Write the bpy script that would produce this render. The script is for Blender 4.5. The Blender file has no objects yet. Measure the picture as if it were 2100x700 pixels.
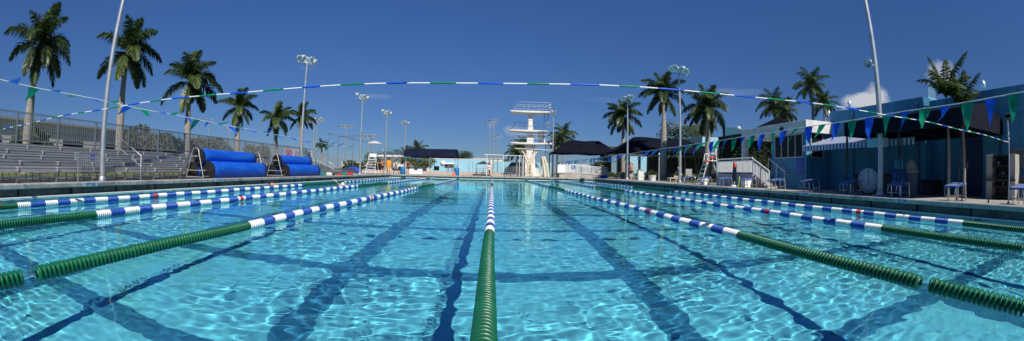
import bpy, math, random
import numpy as np
from mathutils import Matrix, Vector
R = math.radians
S = bpy.context.scene
COL = S.collection
random.seed(7)

# ------------------------------------------------------------------ camera (16 mm fisheye), sky, sun
S.cycles.use_denoising = True
S.cycles.caustics_refractive = True
S.cycles.caustics_reflective = False
S.cycles.max_bounces = 8
S.cycles.transparent_max_bounces = 16
F = 933.0
YAW, PIT, ROL = R(2.47), R(0.17), R(-1.18)
EYE = Vector((0, 0, .89))
cd = bpy.data.cameras.new('camera'); cam = bpy.data.objects.new('camera', cd); COL.objects.link(cam); S.camera = cam
cd.type = 'PANO'; cd.panorama_type = 'FISHEYE_EQUISOLID'; cd.sensor_width = 36
cd.fisheye_lens = F / 2100 * 36; cd.fisheye_fov = math.pi; cd.clip_start = .05; cd.clip_end = 5000
ROT = Matrix.Rotation(-YAW, 3, 'Z') @ Matrix.Rotation(PIT, 3, 'X') @ Matrix.Rotation(ROL, 3, 'Y')
cam.matrix_world = Matrix.Translation(EYE) @ (ROT @ Matrix(((1, 0, 0), (0, 0, -1), (0, 1, 0)))).to_4x4()

def ray(px, py):
    """direction of a point measured on the 2100 x 700 photograph"""
    x, y = px - 1050, 350 - py
    r = max(math.hypot(x, y), 1e-9); th = 2 * math.asin(r / 2 / F)
    return ROT @ Vector((math.sin(th) * x / r, math.cos(th), math.sin(th) * y / r))

def P(px, py, X=None, Y=None, Z=None):
    """survey helper: where that direction meets a plane of known X, Y or Z (metres)"""
    d = ray(px, py)
    t = (X - EYE.x) / d.x if X is not None else (Y - EYE.y) / d.y if Y is not None else (Z - EYE.z) / d.z
    return EYE + d * t

el, az = R(44), R(20)
SUN = Vector((math.sin(az) * math.cos(el), -math.cos(az) * math.cos(el), math.sin(el)))
w = bpy.data.worlds.new('World'); S.world = w; w.use_nodes = True
nt = w.node_tree; N, L = nt.nodes, nt.links
sky = N.new('ShaderNodeTexSky'); sky.sky_type = 'NISHITA'; sky.sun_disc = False
sky.sun_elevation = el; sky.sun_rotation = math.atan2(SUN.x, SUN.y)
sky.altitude = 0; sky.air_density = 0.8; sky.dust_density = 0.0; sky.ozone_density = 4.0
tint = N.new('ShaderNodeMix'); tint.data_type = 'RGBA'; tint.blend_type = 'MULTIPLY'; tint.inputs[0].default_value = 1
tint.inputs[7].default_value = (.72, .88, 1.12, 1)
L.new(sky.outputs[0], tint.inputs[6])
tc = N.new('ShaderNodeTexCoord')
sep = N.new('ShaderNodeSeparateXYZ'); L.new(tc.outputs['Generated'], sep.inputs[0])
ramp = N.new('ShaderNodeValToRGB'); L.new(sep.outputs[2], ramp.inputs[0])   # clear dry air: deep blue nearly down to the horizon
ramp.color_ramp.elements[0].position = 0.0; ramp.color_ramp.elements[0].color = (.37, .39, .42, 1)
ramp.color_ramp.elements[1].position = .36; ramp.color_ramp.elements[1].color = (.52, .655, .77, 1)
e_ = ramp.color_ramp.elements.new(.12); e_.color = (.41, .475, .55, 1)
tint2 = N.new('ShaderNodeMix'); tint2.data_type = 'RGBA'; tint2.blend_type = 'MULTIPLY'; tint2.inputs[0].default_value = 1
L.new(tint.outputs[2], tint2.inputs[6]); L.new(ramp.outputs[0], tint2.inputs[7])
nz = N.new('ShaderNodeTexNoise'); nz.inputs['Scale'].default_value = 26; nz.inputs['Detail'].default_value = 6
mapn = N.new('ShaderNodeMapping'); mapn.inputs['Scale'].default_value = (1, 1, 1.8)
L.new(tc.outputs['Generated'], mapn.inputs[0]); L.new(mapn.outputs[0], nz.inputs[0])
prev = tint2.outputs[2]
def vm(op, a, b=None):
    n = N.new('ShaderNodeVectorMath'); n.operation = op
    for i, v in enumerate((a, b)):
        if v is None: continue
        if hasattr(v, 'is_output'): L.new(v, n.inputs[i])
        else: n.inputs[i].default_value = v
    return n
def ma(op, a, b=None, c=None, clamp=False):
    n = N.new('ShaderNodeMath'); n.operation = op; n.use_clamp = clamp
    for i, v in enumerate((a, b, c)):
        if v is None: continue
        if hasattr(v, 'is_output'): L.new(v, n.inputs[i])
        else: n.inputs[i].default_value = v
    return n.outputs[0]
# small fair-weather clouds low in the sky: direction, angular half width, half height, strength, flat bottom
for (px, py, hw, hh, k) in ((1772, 211, .055, .022, 1.0), (1795, 204, .040, .028, .95), (1932, 152, .036, .030, .8), (1063, 270, .030, .014, .38),
                            (1100, 278, .02, .01, .2), (1380, 262, .03, .010, .22), (775, 198, .035, .006, .14), (1480, 190, .09, .010, .14), (1236, 205, .05, .006, .05)):
    d = ray(px, py); side = d.cross(Vector((0, 0, 1))).normalized(); up = side.cross(d).normalized()
    v = vm('SUBTRACT', vm('NORMALIZE', tc.outputs['Generated']).outputs[0], tuple(d)).outputs[0]
    a = ma('DIVIDE', vm('DOT_PRODUCT', v, tuple(side)).outputs['Value'], hw)
    b = ma('DIVIDE', vm('DOT_PRODUCT', v, tuple(up)).outputs['Value'], hh)
    q = ma('ADD', ma('MULTIPLY', a, a), ma('MULTIPLY', b, b))
    q = ma('SUBTRACT', 1.22, q)
    q = ma('ADD', q, ma('MULTIPLY', ma('SUBTRACT', nz.outputs[0], .5), 2.6))
    q = ma('MULTIPLY', ma('SMOOTH_MIN', ma('MULTIPLY', q, .9), 1.0, .3, True), k, None, True)
    mx = N.new('ShaderNodeMix'); mx.data_type = 'RGBA'
    L.new(q, mx.inputs[0]); L.new(prev, mx.inputs[6]); mx.inputs[7].default_value = (5.6, 5.9, 6.5, 1)
    prev = mx.outputs[2]
L.new(prev, N['Background'].inputs[0]); N['Background'].inputs[1].default_value = .085
sl = bpy.data.lights.new('sun', 'SUN'); sl.energy = 4.3; sl.angle = R(.53); sl.color = (1, .95, .87)
so = bpy.data.objects.new('sun', sl); COL.objects.link(so); so.rotation_euler = SUN.to_track_quat('Z', 'Y').to_euler()
sl.cycles.is_caustics_light = True
S.view_settings.view_transform = 'Standard'; S.view_settings.look = 'None'
S.view_settings.exposure = 0.2; S.view_settings.gamma = 1

# ------------------------------------------------------------------ materials
MATS = {}
def pm(name, col, rough=.7, var=.12, scale=6., metal=0., bump=0., bscale=30., spec=.4, trans=False, stretch=(1, 1, 1), dirt=None, dscale=1.5, sub=0, obj=False):
    if name in MATS: return MATS[name]
    m = bpy.data.materials.new(name); m.use_nodes = True; n, l = m.node_tree.nodes, m.node_tree.links
    b = n['Principled BSDF']; b.inputs['Roughness'].default_value = rough; b.inputs['Metallic'].default_value = metal
    b.inputs['Specular IOR Level'].default_value = spec
    t = n.new('ShaderNodeTexCoord'); mp = n.new('ShaderNodeMapping'); mp.inputs['Scale'].default_value = stretch
    g = n.new('ShaderNodeNewGeometry')
    l.new(t.outputs['Object'] if obj else g.outputs['Position'], mp.inputs[0])
    z = n.new('ShaderNodeTexNoise'); z.inputs['Scale'].default_value = scale; z.inputs['Detail'].default_value = 5
    l.new(mp.outputs[0], z.inputs[0])
    cr = n.new('ShaderNodeValToRGB'); cr.color_ramp.elements[0].position = .3; cr.color_ramp.elements[1].position = .7
    cr.color_ramp.elements[0].color = (*[max(0, c * (1 - var)) for c in col], 1)
    cr.color_ramp.elements[1].color = (*[min(1, c * (1 + var)) for c in col], 1)
    l.new(z.outputs[0], cr.inputs[0]); out = cr.outputs[0]
    if dirt:
        z2 = n.new('ShaderNodeTexNoise'); z2.inputs['Scale'].default_value = dscale; z2.inputs['Detail'].default_value = 8; z2.inputs['Roughness'].default_value = .65
        l.new(mp.outputs[0], z2.inputs[0])
        c2 = n.new('ShaderNodeValToRGB'); c2.color_ramp.elements[0].position = .48; c2.color_ramp.elements[1].position = .68
        l.new(z2.outputs[0], c2.inputs[0]); mx = n.new('ShaderNodeMix'); mx.data_type = 'RGBA'
        l.new(c2.outputs[0], mx.inputs[0]); l.new(out, mx.inputs[6]); mx.inputs[7].default_value = (*dirt, 1); out = mx.outputs[2]
    l.new(out, b.inputs['Base Color'])
    if bump:
        z3 = n.new('ShaderNodeTexNoise'); z3.inputs['Scale'].default_value = bscale; z3.inputs['Detail'].default_value = 4
        l.new(mp.outputs[0], z3.inputs[0]); bp = n.new('ShaderNodeBump'); bp.inputs['Strength'].default_value = bump; bp.inputs['Distance'].default_value = .02
        l.new(z3.outputs[0], bp.inputs['Height']); l.new(bp.outputs[0], b.inputs['Normal'])
    if trans:
        tr = n.new('ShaderNodeBsdfTranslucent'); l.new(out, tr.inputs[0]); ms = n.new('ShaderNodeMixShader'); ms.inputs[0].default_value = .3
        l.new(b.outputs[0], ms.inputs[1]); l.new(tr.outputs[0], ms.inputs[2]); l.new(ms.outputs[0], n['Material Output'].inputs[0])
    MATS[name] = m
    return m
def glass_dark(name, col=(.012, .014, .018)):
    return pm(name, col, rough=.25, var=.3, scale=1.2, spec=.12)
concrete = pm('deck concrete', (.42, .39, .34), .85, .15, 3, bump=.3, bscale=40, dirt=(.26, .24, .21), dscale=.9)
coping_m = pm('coping stone', (.40, .40, .37), .8, .2, 4, bump=.4, bscale=60, dirt=(.17, .18, .17), dscale=1.6)
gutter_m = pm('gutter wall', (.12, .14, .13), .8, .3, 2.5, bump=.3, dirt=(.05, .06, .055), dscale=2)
lip_m = pm('gutter lip', (.72, .74, .72), .5, .1, 5)
grass_m = pm('grass ground', (.11, .15, .03), .9, .45, 1.5, bump=.6, bscale=60, dirt=(.19, .18, .06), dscale=.35)
alu = pm('bare aluminium', (.42, .43, .45), .42, .12, 1.2, metal=.75, stretch=(1, .3, 1))
alu_face = pm('aluminium plank', (.40, .41, .42), .5, .22, 1.5, metal=.4, stretch=(3, .25, 3))
galv = pm('galvanised steel', (.52, .54, .55), .42, .15, 3, metal=.7)
white = pm('white paint', (.82, .82, .80), .5, .06, 4)
offwhite = pm('weathered white paint', (.70, .69, .65), .6, .12, 3, dirt=(.5, .48, .42), dscale=2)
beige = pm('cream fibreglass', (.74, .64, .47), .5, .12, 4)
steel = pm('stainless steel', (.60, .60, .58), .25, .08, 6, metal=.9)
chrome = pm('polished reflector', (.80, .81, .82), .3, .05, 6, metal=.45)
lens_m = pm('floodlight glass', (.42, .50, .47), .08, .2, 4, spec=.8)
black_cloth = pm('black canopy cloth', (.007, .009, .016), .95, .3, 1.2, bump=.2, bscale=8, spec=.08)
navy_cloth = pm('navy canopy cloth', (.010, .014, .035), .95, .25, 1.5, bump=.2, bscale=8, spec=.08)
black_metal = pm('black metal', (.02, .02, .022), .5, .2, 6)
blue_wall = pm('blue painted wall', (.07, .28, .45), .75, .07, 1.6, bump=.15, bscale=50, dirt=(.05, .22, .36), dscale=2.2, stretch=(1, 1, .22))
cyan_wall = pm('pale blue painted wall', (.30, .56, .68), .75, .06, 1.2, bump=.1)
dark_glass = glass_dark('dark window glass')
shade_m = pm('interior shade', (.025, .03, .03), .9, .4, 1.)  # near-black base colour stands for the shade of covered spaces
trunk_m = pm('palm trunk', (.34, .31, .27), .9, .18, 4, bump=.6, bscale=25, stretch=(1, 1, 6), dirt=(.20, .18, .15), dscale=2.2, obj=True)
shaft_m = pm('green crownshaft', (.10, .15, .04), .45, .2, 5, obj=True)
frond_m = [pm('palm frond green', (.075, .120, .030), .42, .35, 5, trans=True, spec=.6, obj=True), pm('palm frond dark green', (.048, .085, .026), .42, .35, 5, trans=True, spec=.6, obj=True),
           pm('palm frond yellowing', (.20, .16, .05), .6, .4, 4, trans=True, obj=True)]
leaf_m = [pm('tree leaves', (.045, .075, .02), .6, .5, 3, trans=True), pm('pale bush leaves', (.11, .14, .045), .6, .4, 3, trans=True), pm('grey green casuarina leaves', (.12, .13, .075), .7, .4, 2, trans=True)]
bark = pm('bark', (.12, .09, .06), .9, .3, 5)
rope_green = pm("green float plastic", (.003, .115, .050), .38, .2, 2.5, spec=.5, dirt=(.006, .10, .04), dscale=5)
rope_white = pm('white float plastic', (.80, .80, .78), .4, .06, 4)
rope_blue = pm('blue float plastic', (.015, .085, .42), .38, .12, 3)
rope_red = pm('red float plastic', (.55, .015, .04), .38, .1, 3)
flag_green = pm('green pennant vinyl', (.003, .30, .15), .35, .15, 6, trans=True, spec=.5)
flag_blue = pm('blue pennant vinyl', (.01, .12, .78), .35, .15, 6, trans=True, spec=.5)
cord_white = pm('white cord', (.8, .8, .78), .6, .05)
foam_blue = pm('blue thermal cover', (.002, .10, .62), .6, .12, 1.5, bump=.25, bscale=12, dirt=(.015, .17, .66), dscale=1.6, stretch=(1.5, .4, 2))
black_foam = pm('black foam', (.015, .015, .017), .8, .4, 10, bump=.4)
pool_floor = pm('pool plaster', (.76, .93, .98), .8, .05, .8, dirt=(.66, .85, .92), dscale=.9)
pool_line = pm('dark blue tile line', (.17, .29, .42), .6, .2, 14)
skin = [pm('tanned skin', (.50, .25, .15), .55, .1, 8), pm('fair skin', (.62, .38, .27), .55, .1, 8), pm('brown skin', (.22, .11, .06), .5, .1, 8)]
hair_m = pm('dark hair', (.02, .015, .012), .6, .3)
def colm(name, c, r=.7): return pm(name, c, r, .12, 8)

# ------------------------------------------------------------------ mesh builder
class MB:
    def __init__(s): s.v = []; s.f = []; s.m = []; s.mats = []; s.smooth = []
    def mi(s, mat):
        if mat not in s.mats: s.mats.append(mat)
        return s.mats.index(mat)
    def add(s, vs, fs, mat=None, smooth=False):
        b = len(s.v); s.v += [tuple(q) for q in vs]; k = s.mi(mat) if mat else 0
        for f in fs: s.f.append(tuple(i + b for i in f)); s.m.append(k); s.smooth.append(smooth)
        return s
    def box(s, a, b, mat=None, rz=0, pivot=None, bev=0):
        x0, x1 = sorted((a[0], b[0])); y0, y1 = sorted((a[1], b[1])); z0, z1 = sorted((a[2], b[2]))
        if bev:
            e = bev; v = []
            for z, i in ((z0, e), (z0 + e, 0), (z1 - e, 0), (z1, e)):
                for (x, y) in ((x0 + i, y0 + i + e * (i == 0)), (x1 - i, y0 + i + e * (i == 0)), (x1 - i, y1 - i - e * (i == 0)), (x0 + i, y1 - i - e * (i == 0))): v.append(Vector((x, y, z)))
            f = [(3, 2, 1, 0), (12, 13, 14, 15)] + [(4 * k + j, 4 * k + (j + 1) % 4, 4 * k + 4 + (j + 1) % 4, 4 * k + 4 + j) for k in range(3) for j in range(4)]
        else:
            v = [Vector((x, y, z)) for z in (z0, z1) for y in (y0, y1) for x in (x0, x1)]
            f = [(0, 2, 3, 1), (4, 5, 7, 6), (0, 1, 5, 4), (2, 6, 7, 3), (0, 4, 6, 2), (1, 3, 7, 5)]
        if rz:
            c = Vector(pivot) if pivot else Vector(((x0 + x1) / 2, (y0 + y1) / 2, 0)); M = Matrix.Rotation(rz, 3, 'Z')
            v = [M @ (q - c) + c for q in v]
        return s.add(v, f, mat)
    def bar(s, p, q, wd, ht, mat=None):      # rectangular bar between two points
        p, q = Vector(p), Vector(q); d = (q - p).normalized()
        u = Vector((0, 0, 1)) if abs(d.z) < .95 else Vector((1, 0, 0)); a = d.cross(u).normalized(); b = a.cross(d).normalized()
        v = [c + a * i * wd / 2 + b * j * ht / 2 for c in (p, q) for (i, j) in ((-1, -1), (1, -1), (1, 1), (-1, 1))]
        return s.add(v, [(3, 2, 1, 0), (4, 5, 6, 7)] + [(i, (i + 1) % 4, 4 + (i + 1) % 4, 4 + i) for i in range(4)], mat)
    def tube(s, pts, r, n=8, mat=None, cap=True):
        pts = [Vector(p) for p in pts]; rs = r if isinstance(r, (list, tuple)) else [r] * len(pts)
        v, f = [], []; a = None
        for i, p in enumerate(pts):
            d = (pts[min(i + 1, len(pts) - 1)] - pts[max(i - 1, 0)]).normalized()
            if a is None:
                u = Vector((0, 0, 1)) if abs(d.z) < .9 else Vector((1, 0, 0)); a = d.cross(u).normalized()
            else: a = (a - d * a.dot(d)).normalized()
            b = d.cross(a)
            for k in range(n):
                t = 2 * math.pi * k / n; v.append(p + (a * math.cos(t) + b * math.sin(t)) * rs[i])
        for i in range(len(pts) - 1):
            for k in range(n): f.append((i * n + k, i * n + (k + 1) % n, (i + 1) * n + (k + 1) % n, (i + 1) * n + k))
        s.add(v, f, mat, True)
        if cap:
            s.add(v[:n], [tuple(range(n))[::-1]], mat); s.add(v[-n:], [tuple(range(n))], mat)
        return s
    def lathe(s, prof, c=(0, 0, 0), axis=(0, 0, 1), n=20, mat=None, smooth=True, sx=1, sy=1):
        ax = Vector(axis).normalized(); u = Vector((1, 0, 0)) if abs(ax.x) < .9 else Vector((0, 1, 0))
        a = (u - ax * u.dot(ax)).normalized(); b = ax.cross(a); c = Vector(c); v, f = [], []
        for (r, h) in prof:
            for k in range(n):
                t = 2 * math.pi * k / n; v.append(c + ax * h + a * math.cos(t) * r * sx + b * math.sin(t) * r * sy)
        for i in range(len(prof) - 1):
            for k in range(n): f.append((i * n + k, i * n + (k + 1) % n, (i + 1) * n + (k + 1) % n, (i + 1) * n + k))
        s.add(v, f, mat, smooth); m = len(prof) - 1
        if prof[0][0] > 1e-4: s.add(v[:n], [tuple(range(n))[::-1]], mat)
        if prof[m][0] > 1e-4: s.add(v[-n:], [tuple(range(n))], mat)
        return s
    def quad(s, a, b, c, d, mat=None): return s.add([a, b, c, d], [(0, 1, 2, 3)], mat)
    def prism(s, pts, axis, lo, hi, mat=None):     # polygon extruded along an axis; pts hold the other two coordinates
        n = len(pts)
        def mk(p, h):
            return (h, p[0], p[1]) if axis == 'X' else (p[0], h, p[1]) if axis == 'Y' else (p[0], p[1], h)
        v = [mk(p, lo) for p in pts] + [mk(p, hi) for p in pts]
        return s.add(v, [tuple(range(n))[::-1], tuple(range(n, 2 * n))] + [(i, (i + 1) % n, n + (i + 1) % n, n + i) for i in range(n)], mat)
    def build(s, name, mat=None, parent=None, local=False):
        me = bpy.data.meshes.new(name); off = Vector((0, 0, 0))
        q = parent
        while q is not None and not local: off += q.location; q = q.parent
        me.from_pydata([(x - off.x, y - off.y, z - off.z) for (x, y, z) in s.v], [], s.f)
        if s.mats:
            for mm in s.mats: me.materials.append(mm)
            me.polygons.foreach_set('material_index', s.m)
        else: me.materials.append(mat)
        me.polygons.foreach_set('use_smooth', s.smooth); me.update()
        o = bpy.data.objects.new(name, me); COL.objects.link(o)
        if parent: o.parent = parent
        return o
def tag(o, label=None, cat=None, group=None, kind=None):
    if label: o['label'] = label
    if cat: o['category'] = cat
    if group: o['group'] = group
    if kind: o['kind'] = kind
    return o
def thing(name, label, cat, loc=(0, 0, 0), group=None, rz=0):
    o = bpy.data.objects.new(name, None); COL.objects.link(o); o.location = loc; o.rotation_euler = (0, 0, rz); o.empty_display_size = .2
    return tag(o, label, cat, group)
def copy_tree(o, parent=None):
    c = o.copy(); COL.objects.link(c); c.parent = parent
    for ch in list(o.children): copy_tree(ch, c)
    return c
def struct(o): o['kind'] = 'structure'; return o
def text(body, size, mat, parent, M, name='lettering', extrude=.002, align='CENTER'):
    cu = bpy.data.curves.new('t', 'FONT'); cu.body = body; cu.size = size; cu.extrude = extrude; cu.align_x = align; cu.align_y = 'CENTER'
    t = bpy.data.objects.new('t', cu); COL.objects.link(t)
    dg = bpy.context.evaluated_depsgraph_get(); dg.update()
    me = bpy.data.meshes.new_from_object(t.evaluated_get(dg)); bpy.data.objects.remove(t); me.transform(M)
    me.materials.clear(); me.materials.append(mat)
    o = bpy.data.objects.new(name, me); COL.objects.link(o); o.parent = parent
    return o

# ------------------------------------------------------------------ pool, deck, ground
PX, PY0, PY1, DZ, DEPTH = 11.43, -1.6, 50.0, .34, 1.6
WXL, WXR = -PX, PX
def grid_sheet(name, rects, z, mat):
    m = MB()
    for (x0, y0, x1, y1) in rects: m.add([(x0, y0, z), (x1, y0, z), (x1, y1, z), (x0, y1, z)], [(0, 1, 2, 3)], mat)
    return struct(m.build(name))
E = PX + .28   # recessed wall behind the gutter
grid_sheet('ground', [(-900, -200, -17.4, 2500), (26, -200, 900, 2500), (-17.4, 86, 26, 2500), (-17.4, -200, 26, -6)], .26, grass_m)
m = MB()
DZL = .25   # the bleacher side lies a little lower than the coping
m.box((-17.4, -6, .1), (-E - ov + .06 if False else -PX - .5, 86, DZL))
for (x0, y0, x1, y1) in ((E, -6, 26, 86), (-PX - .499, PY1 + .28, E, 86), (-E, -6, E, PY0 - .28)):
    m.box((x0, y0, .1), (x1, y1, DZ - .004))
struct(m.build('pool_deck', concrete))
m = MB()   # coping: a slab that overhangs the gutter all round
cz0, cz1, ov = DZ - .12, DZ + .004, .55
m.box((-PX - ov, PY0 - ov, cz0), (-PX, PY1 + ov, cz1), bev=.02); m.box((PX, PY0 - ov, cz0), (PX + ov, PY1 + ov, cz1), bev=.02)
m.box((-PX + .001, PY1, cz0), (PX - .001, PY1 + ov, cz1), bev=.02); m.box((-PX + .001, PY0 - ov, cz0), (PX - .001, PY0, cz1), bev=.02)
struct(m.build('pool_coping', coping_m))
m = MB()   # recessed gutter wall with dark joints
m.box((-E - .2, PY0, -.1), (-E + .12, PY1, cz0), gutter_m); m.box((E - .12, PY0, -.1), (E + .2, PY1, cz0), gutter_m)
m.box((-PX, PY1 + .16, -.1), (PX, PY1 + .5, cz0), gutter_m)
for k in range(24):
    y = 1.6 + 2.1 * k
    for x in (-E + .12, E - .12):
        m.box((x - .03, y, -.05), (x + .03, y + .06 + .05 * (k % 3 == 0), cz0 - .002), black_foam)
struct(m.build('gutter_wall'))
m = MB()
m.box((-E, PY0, -.05), (-PX, PY1 + .1, .028), bev=.008); m.box((PX, PY0, -.05), (E, PY1 + .1, .012), bev=.006); m.box((-PX, PY1, -.05), (PX, PY1 + .16, .028), bev=.008)
struct(m.build('gutter_lip', lip_m))
m = MB()
m.add([(-PX, PY0, -DEPTH), (PX, PY0, -DEPTH), (PX, PY1, -DEPTH), (-PX, PY1, -DEPTH)], [(0, 1, 2, 3)])
m.box((-E, PY0, -DEPTH - .1), (-PX - .002, PY1, -.06)); m.box((PX + .002, PY0, -DEPTH - .1), (E, PY1, -.06))
m.box((-PX, PY1 + .002, -DEPTH - .1), (PX, PY1 + .2, -.06)); m.box((-PX, PY0 - .3, -DEPTH - .1), (PX, PY0, -.06))
basin = struct(m.build('pool_basin', pool_floor)); basin.cycles.is_caustics_receiver = True
m = MB()
zl = -DEPTH + .004
def flat(m, x0, y0, x1, y1, z): m.add([(x0, y0, z), (x1, y0, z), (x1, y1, z), (x0, y1, z)], [(0, 1, 2, 3)])
LX = (-10.1, -7.75, -4.95, -1.80, 1.78, 4.95, 7.75, 10.1)
for x in LX: flat(m, x - .16, .5, x + .16, 48.2, zl)
for k in range(19):
    y = (.4, 2.9, 5.48, 8.6)[k] if k < 4 else 1.2 + 2.5 * k; hw = .17 if k < 3 else .14; flat(m, -9.8, y - hw, 9.8, y + hw, zl + .004)
    for sx in (-1, 1):
        flat(m, sx * 9.8 - .14, y - .5, sx * 9.8 + .14, y + .5, zl + .008)
        x = sx * (PX - .004)
        for (ya, yb, za, zb) in ((-.13, .13, -.95, -.25), (-.45, .45, -.62, -.42)):
            xx = x - sx * (.002 if zb > -.3 else .005)
            m.add([(xx, y + ya, za), (xx, y + yb, za), (xx, y + yb, zb), (xx, y + ya, zb)], [(0, 1, 2, 3)])
lines = struct(m.build('pool_floor_lines', pool_line)); lines.cycles.is_caustics_receiver = True

def make_water():
    rng = np.random.RandomState(11)
    ys = [PY0]
    while ys[-1] < PY1: ys.append(ys[-1] + max(.024, .0048 * max(ys[-1], 0)))
    ys = np.array(ys); ys[-1] = PY1
    xs = np.linspace(-PX, PX, 900); X, Y = np.meshgrid(xs, ys); Z = np.zeros_like(X)
    dist = np.hypot(X, Y)
    amp = .95 + .55 * np.sin(.75 * X + 1.5 * np.sin(.41 * Y)) * np.sin(.57 * Y + .8 + np.sin(.5 * X)) + .42 * np.sin(1.7 * X + 2 * np.sin(.9 * Y) + 1) * np.sin(1.3 * Y)
    for i in range(110):
        lam = math.exp(rng.uniform(math.log(.085), math.log(1.5))); th = rng.uniform(0, 2 * np.pi)
        if lam > .3: th = rng.normal(1.25, .9)
        k = 2 * np.pi / lam; a = .00037 * lam ** .58
        if lam < .2: a *= .6
        if lam > .6: a *= .5
        ph = rng.uniform(0, 6.28)
        wob = .22 * lam * np.sin(X * 1.1 / (lam + .3) + i) + .22 * lam * np.sin(Y * .9 / (lam + .3) + i * 2)
        fade = np.clip(1.6 - .0048 * np.maximum(Y, 0) * 3.2 / lam, 0, 1) if lam < .5 else 1
        Z += a * fade * amp * np.sin(k * (X * np.cos(th) + Y * np.sin(th) + wob) + ph)
    nx, ny = len(xs), len(ys)
    me = bpy.data.meshes.new('water'); co = np.stack([X, Y, Z], -1).reshape(-1, 3).astype(np.float32)
    idx = np.arange(nx * ny).reshape(ny, nx); q = np.stack([idx[:-1, :-1], idx[:-1, 1:], idx[1:, 1:], idx[1:, :-1]], -1).reshape(-1, 4)
    me.vertices.add(len(co)); me.vertices.foreach_set('co', co.ravel()); me.loops.add(q.size); me.loops.foreach_set('vertex_index', q.ravel().astype(np.int32))
    me.polygons.add(len(q)); me.polygons.foreach_set('loop_start', np.arange(0, q.size, 4, dtype=np.int32)); me.polygons.foreach_set('loop_total', np.full(len(q), 4, np.int32))
    me.update(); me.shade_smooth()
    wm = bpy.data.materials.new('pool water'); wm.use_nodes = True; t = wm.node_tree; t.nodes.clear()
    out = t.nodes.new('ShaderNodeOutputMaterial'); g = t.nodes.new('ShaderNodeBsdfGlass')
    g.inputs['IOR'].default_value = 1.33; g.inputs['Roughness'].default_value = 0; g.inputs['Color'].default_value = (.47, .92, 1.0, 1)
    t.links.new(g.outputs[0], out.inputs[0]); me.materials.append(wm)
    o = bpy.data.objects.new('pool_water', me); COL.objects.link(o); o['kind'] = 'structure'; o.cycles.is_caustics_caster = True
make_water()

# ------------------------------------------------------------------ lane ropes
def lane_rope(x, label, y_first, half, near_gap=None, seed=0, y_end=PY1):
    rng = random.Random(seed)
    root = thing('lane_rope', label, 'lane rope', (x, PY0, 0), 'lane ropes floating along the pool')
    pitch = .056; y = PY0 + .1
    V, Fc, Mi = [], [], []
    def off(y):
        if seed == 0: return -.05 / (1 + .2 * max(0, y)) + .006 * math.sin(y), .062
        return .035 * math.sin(y * .42 + seed) + .02 * math.sin(y * 1.1 + seed * 2), .060 + .004 * math.sin(y * 1.7 + seed)
    def color(y):
        if y < y_first: return 0
        t = y - y_first
        if y < half: 
            if abs(y - RED.get(seed, 1e9)) < .09: return 3
            return 1 if (t % .83) < .43 else 2
        if y < half + 6.2: return 0
        t = y - half - 6.2
        if y < 43.5: return 1 if (t % .83) < .43 else 2
        if y < 46: return 0
        return 1 if (t % .83) < .55 else 2
    while y < y_end - .1:
        if near_gap and near_gap[0] < y < near_gap[1]: y += pitch; continue
        dist = math.hypot(x, y)
        n = 24 if dist < 5 else 16 if dist < 12 else 10
        dx, dz = off(y)
        rr = (.067 if seed == 0 else .062) + .002 * rng.random(); tl = rng.uniform(-.05, .05) * (1 if dist < 8 else 0)
        c = color(y)
        if dist < 9: prof = ((.026, 0), (.030, .012), (rr - .012, .015), (rr - .002, .018), (rr, .022), (rr, .036), (rr - .002, .040), (rr - .014, .042), (.030, .046), (.026, .056))
        elif dist < 22: prof = ((.030, 0), (rr - .006, .014), (rr, .022), (rr, .038), (rr - .006, .046), (.030, .056))
        else: prof = ((rr - .006, 0), (rr, .02), (rr - .006, .05))
        b = len(V); a0 = rng.random()
        for (r_, h) in prof:
            for k in range(n):
                t = 2 * math.pi * (k + a0) / n
                V.append((x + dx + r_ * math.cos(t), y + h + tl * r_ * math.cos(t), dz + r_ * math.sin(t)))
        for i in range(len(prof) - 1):
            for k in range(n): Fc.append((b + i * n + k, b + i * n + (k + 1) % n, b + (i + 1) * n + (k + 1) % n, b + (i + 1) * n + k)); Mi.append(c)
        y += pitch
    me = bpy.data.meshes.new('float_discs'); me.from_pydata([(a - x, b - PY0, c) for a, b, c in V], [], Fc)
    for mm in (rope_green, rope_white, rope_blue, rope_red): me.materials.append(mm)
    me.polygons.foreach_set('material_index', Mi); me.polygons.foreach_set('use_smooth', [True] * len(Fc)); me.update()
    o = bpy.data.objects.new('float_discs', me); COL.objects.link(o); o.parent = root
    pts = []; y = PY0
    while y < y_end: dx, dz = off(y); pts.append((x + dx, y, dz)); y += .5
    pts.append((x, y_end, .02)); MB().tube(pts, .006, 6).build('cable', steel, root)
RED = {1: 12.5, 2: 10.2, 3: 9.3, 4: 9.47, 5: 9.15, 6: 8.2}
lane_rope(0, 'green ended lane rope running straight up the middle of the pool', 6.0, 24.0, None, 0)
lane_rope(-3.45, 'first lane rope left of the middle one, green floats split by a gap', 5.65, 20.7, (1.68, 1.86), 1)
lane_rope(-6.45, 'second lane rope left of the middle one, passing the swimmer with the raised arm', 5.0, 21.0, None, 2)
lane_rope(-8.95, 'outermost lane rope on the bleacher side of the pool', 4.45, 20.0, None, 3)
lane_rope(3.45, 'first lane rope right of the middle one, with a gap in its green floats', 5.6, 21.1, (2.08, 2.16), 4)
lane_rope(6.45, 'second lane rope right of the middle one', 5.25, 21.5, (1.95, 2.1), 5)
lane_rope(8.95, 'outermost lane rope on the starting block side of the pool', 4.7, 21.5, None, 6)

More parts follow.
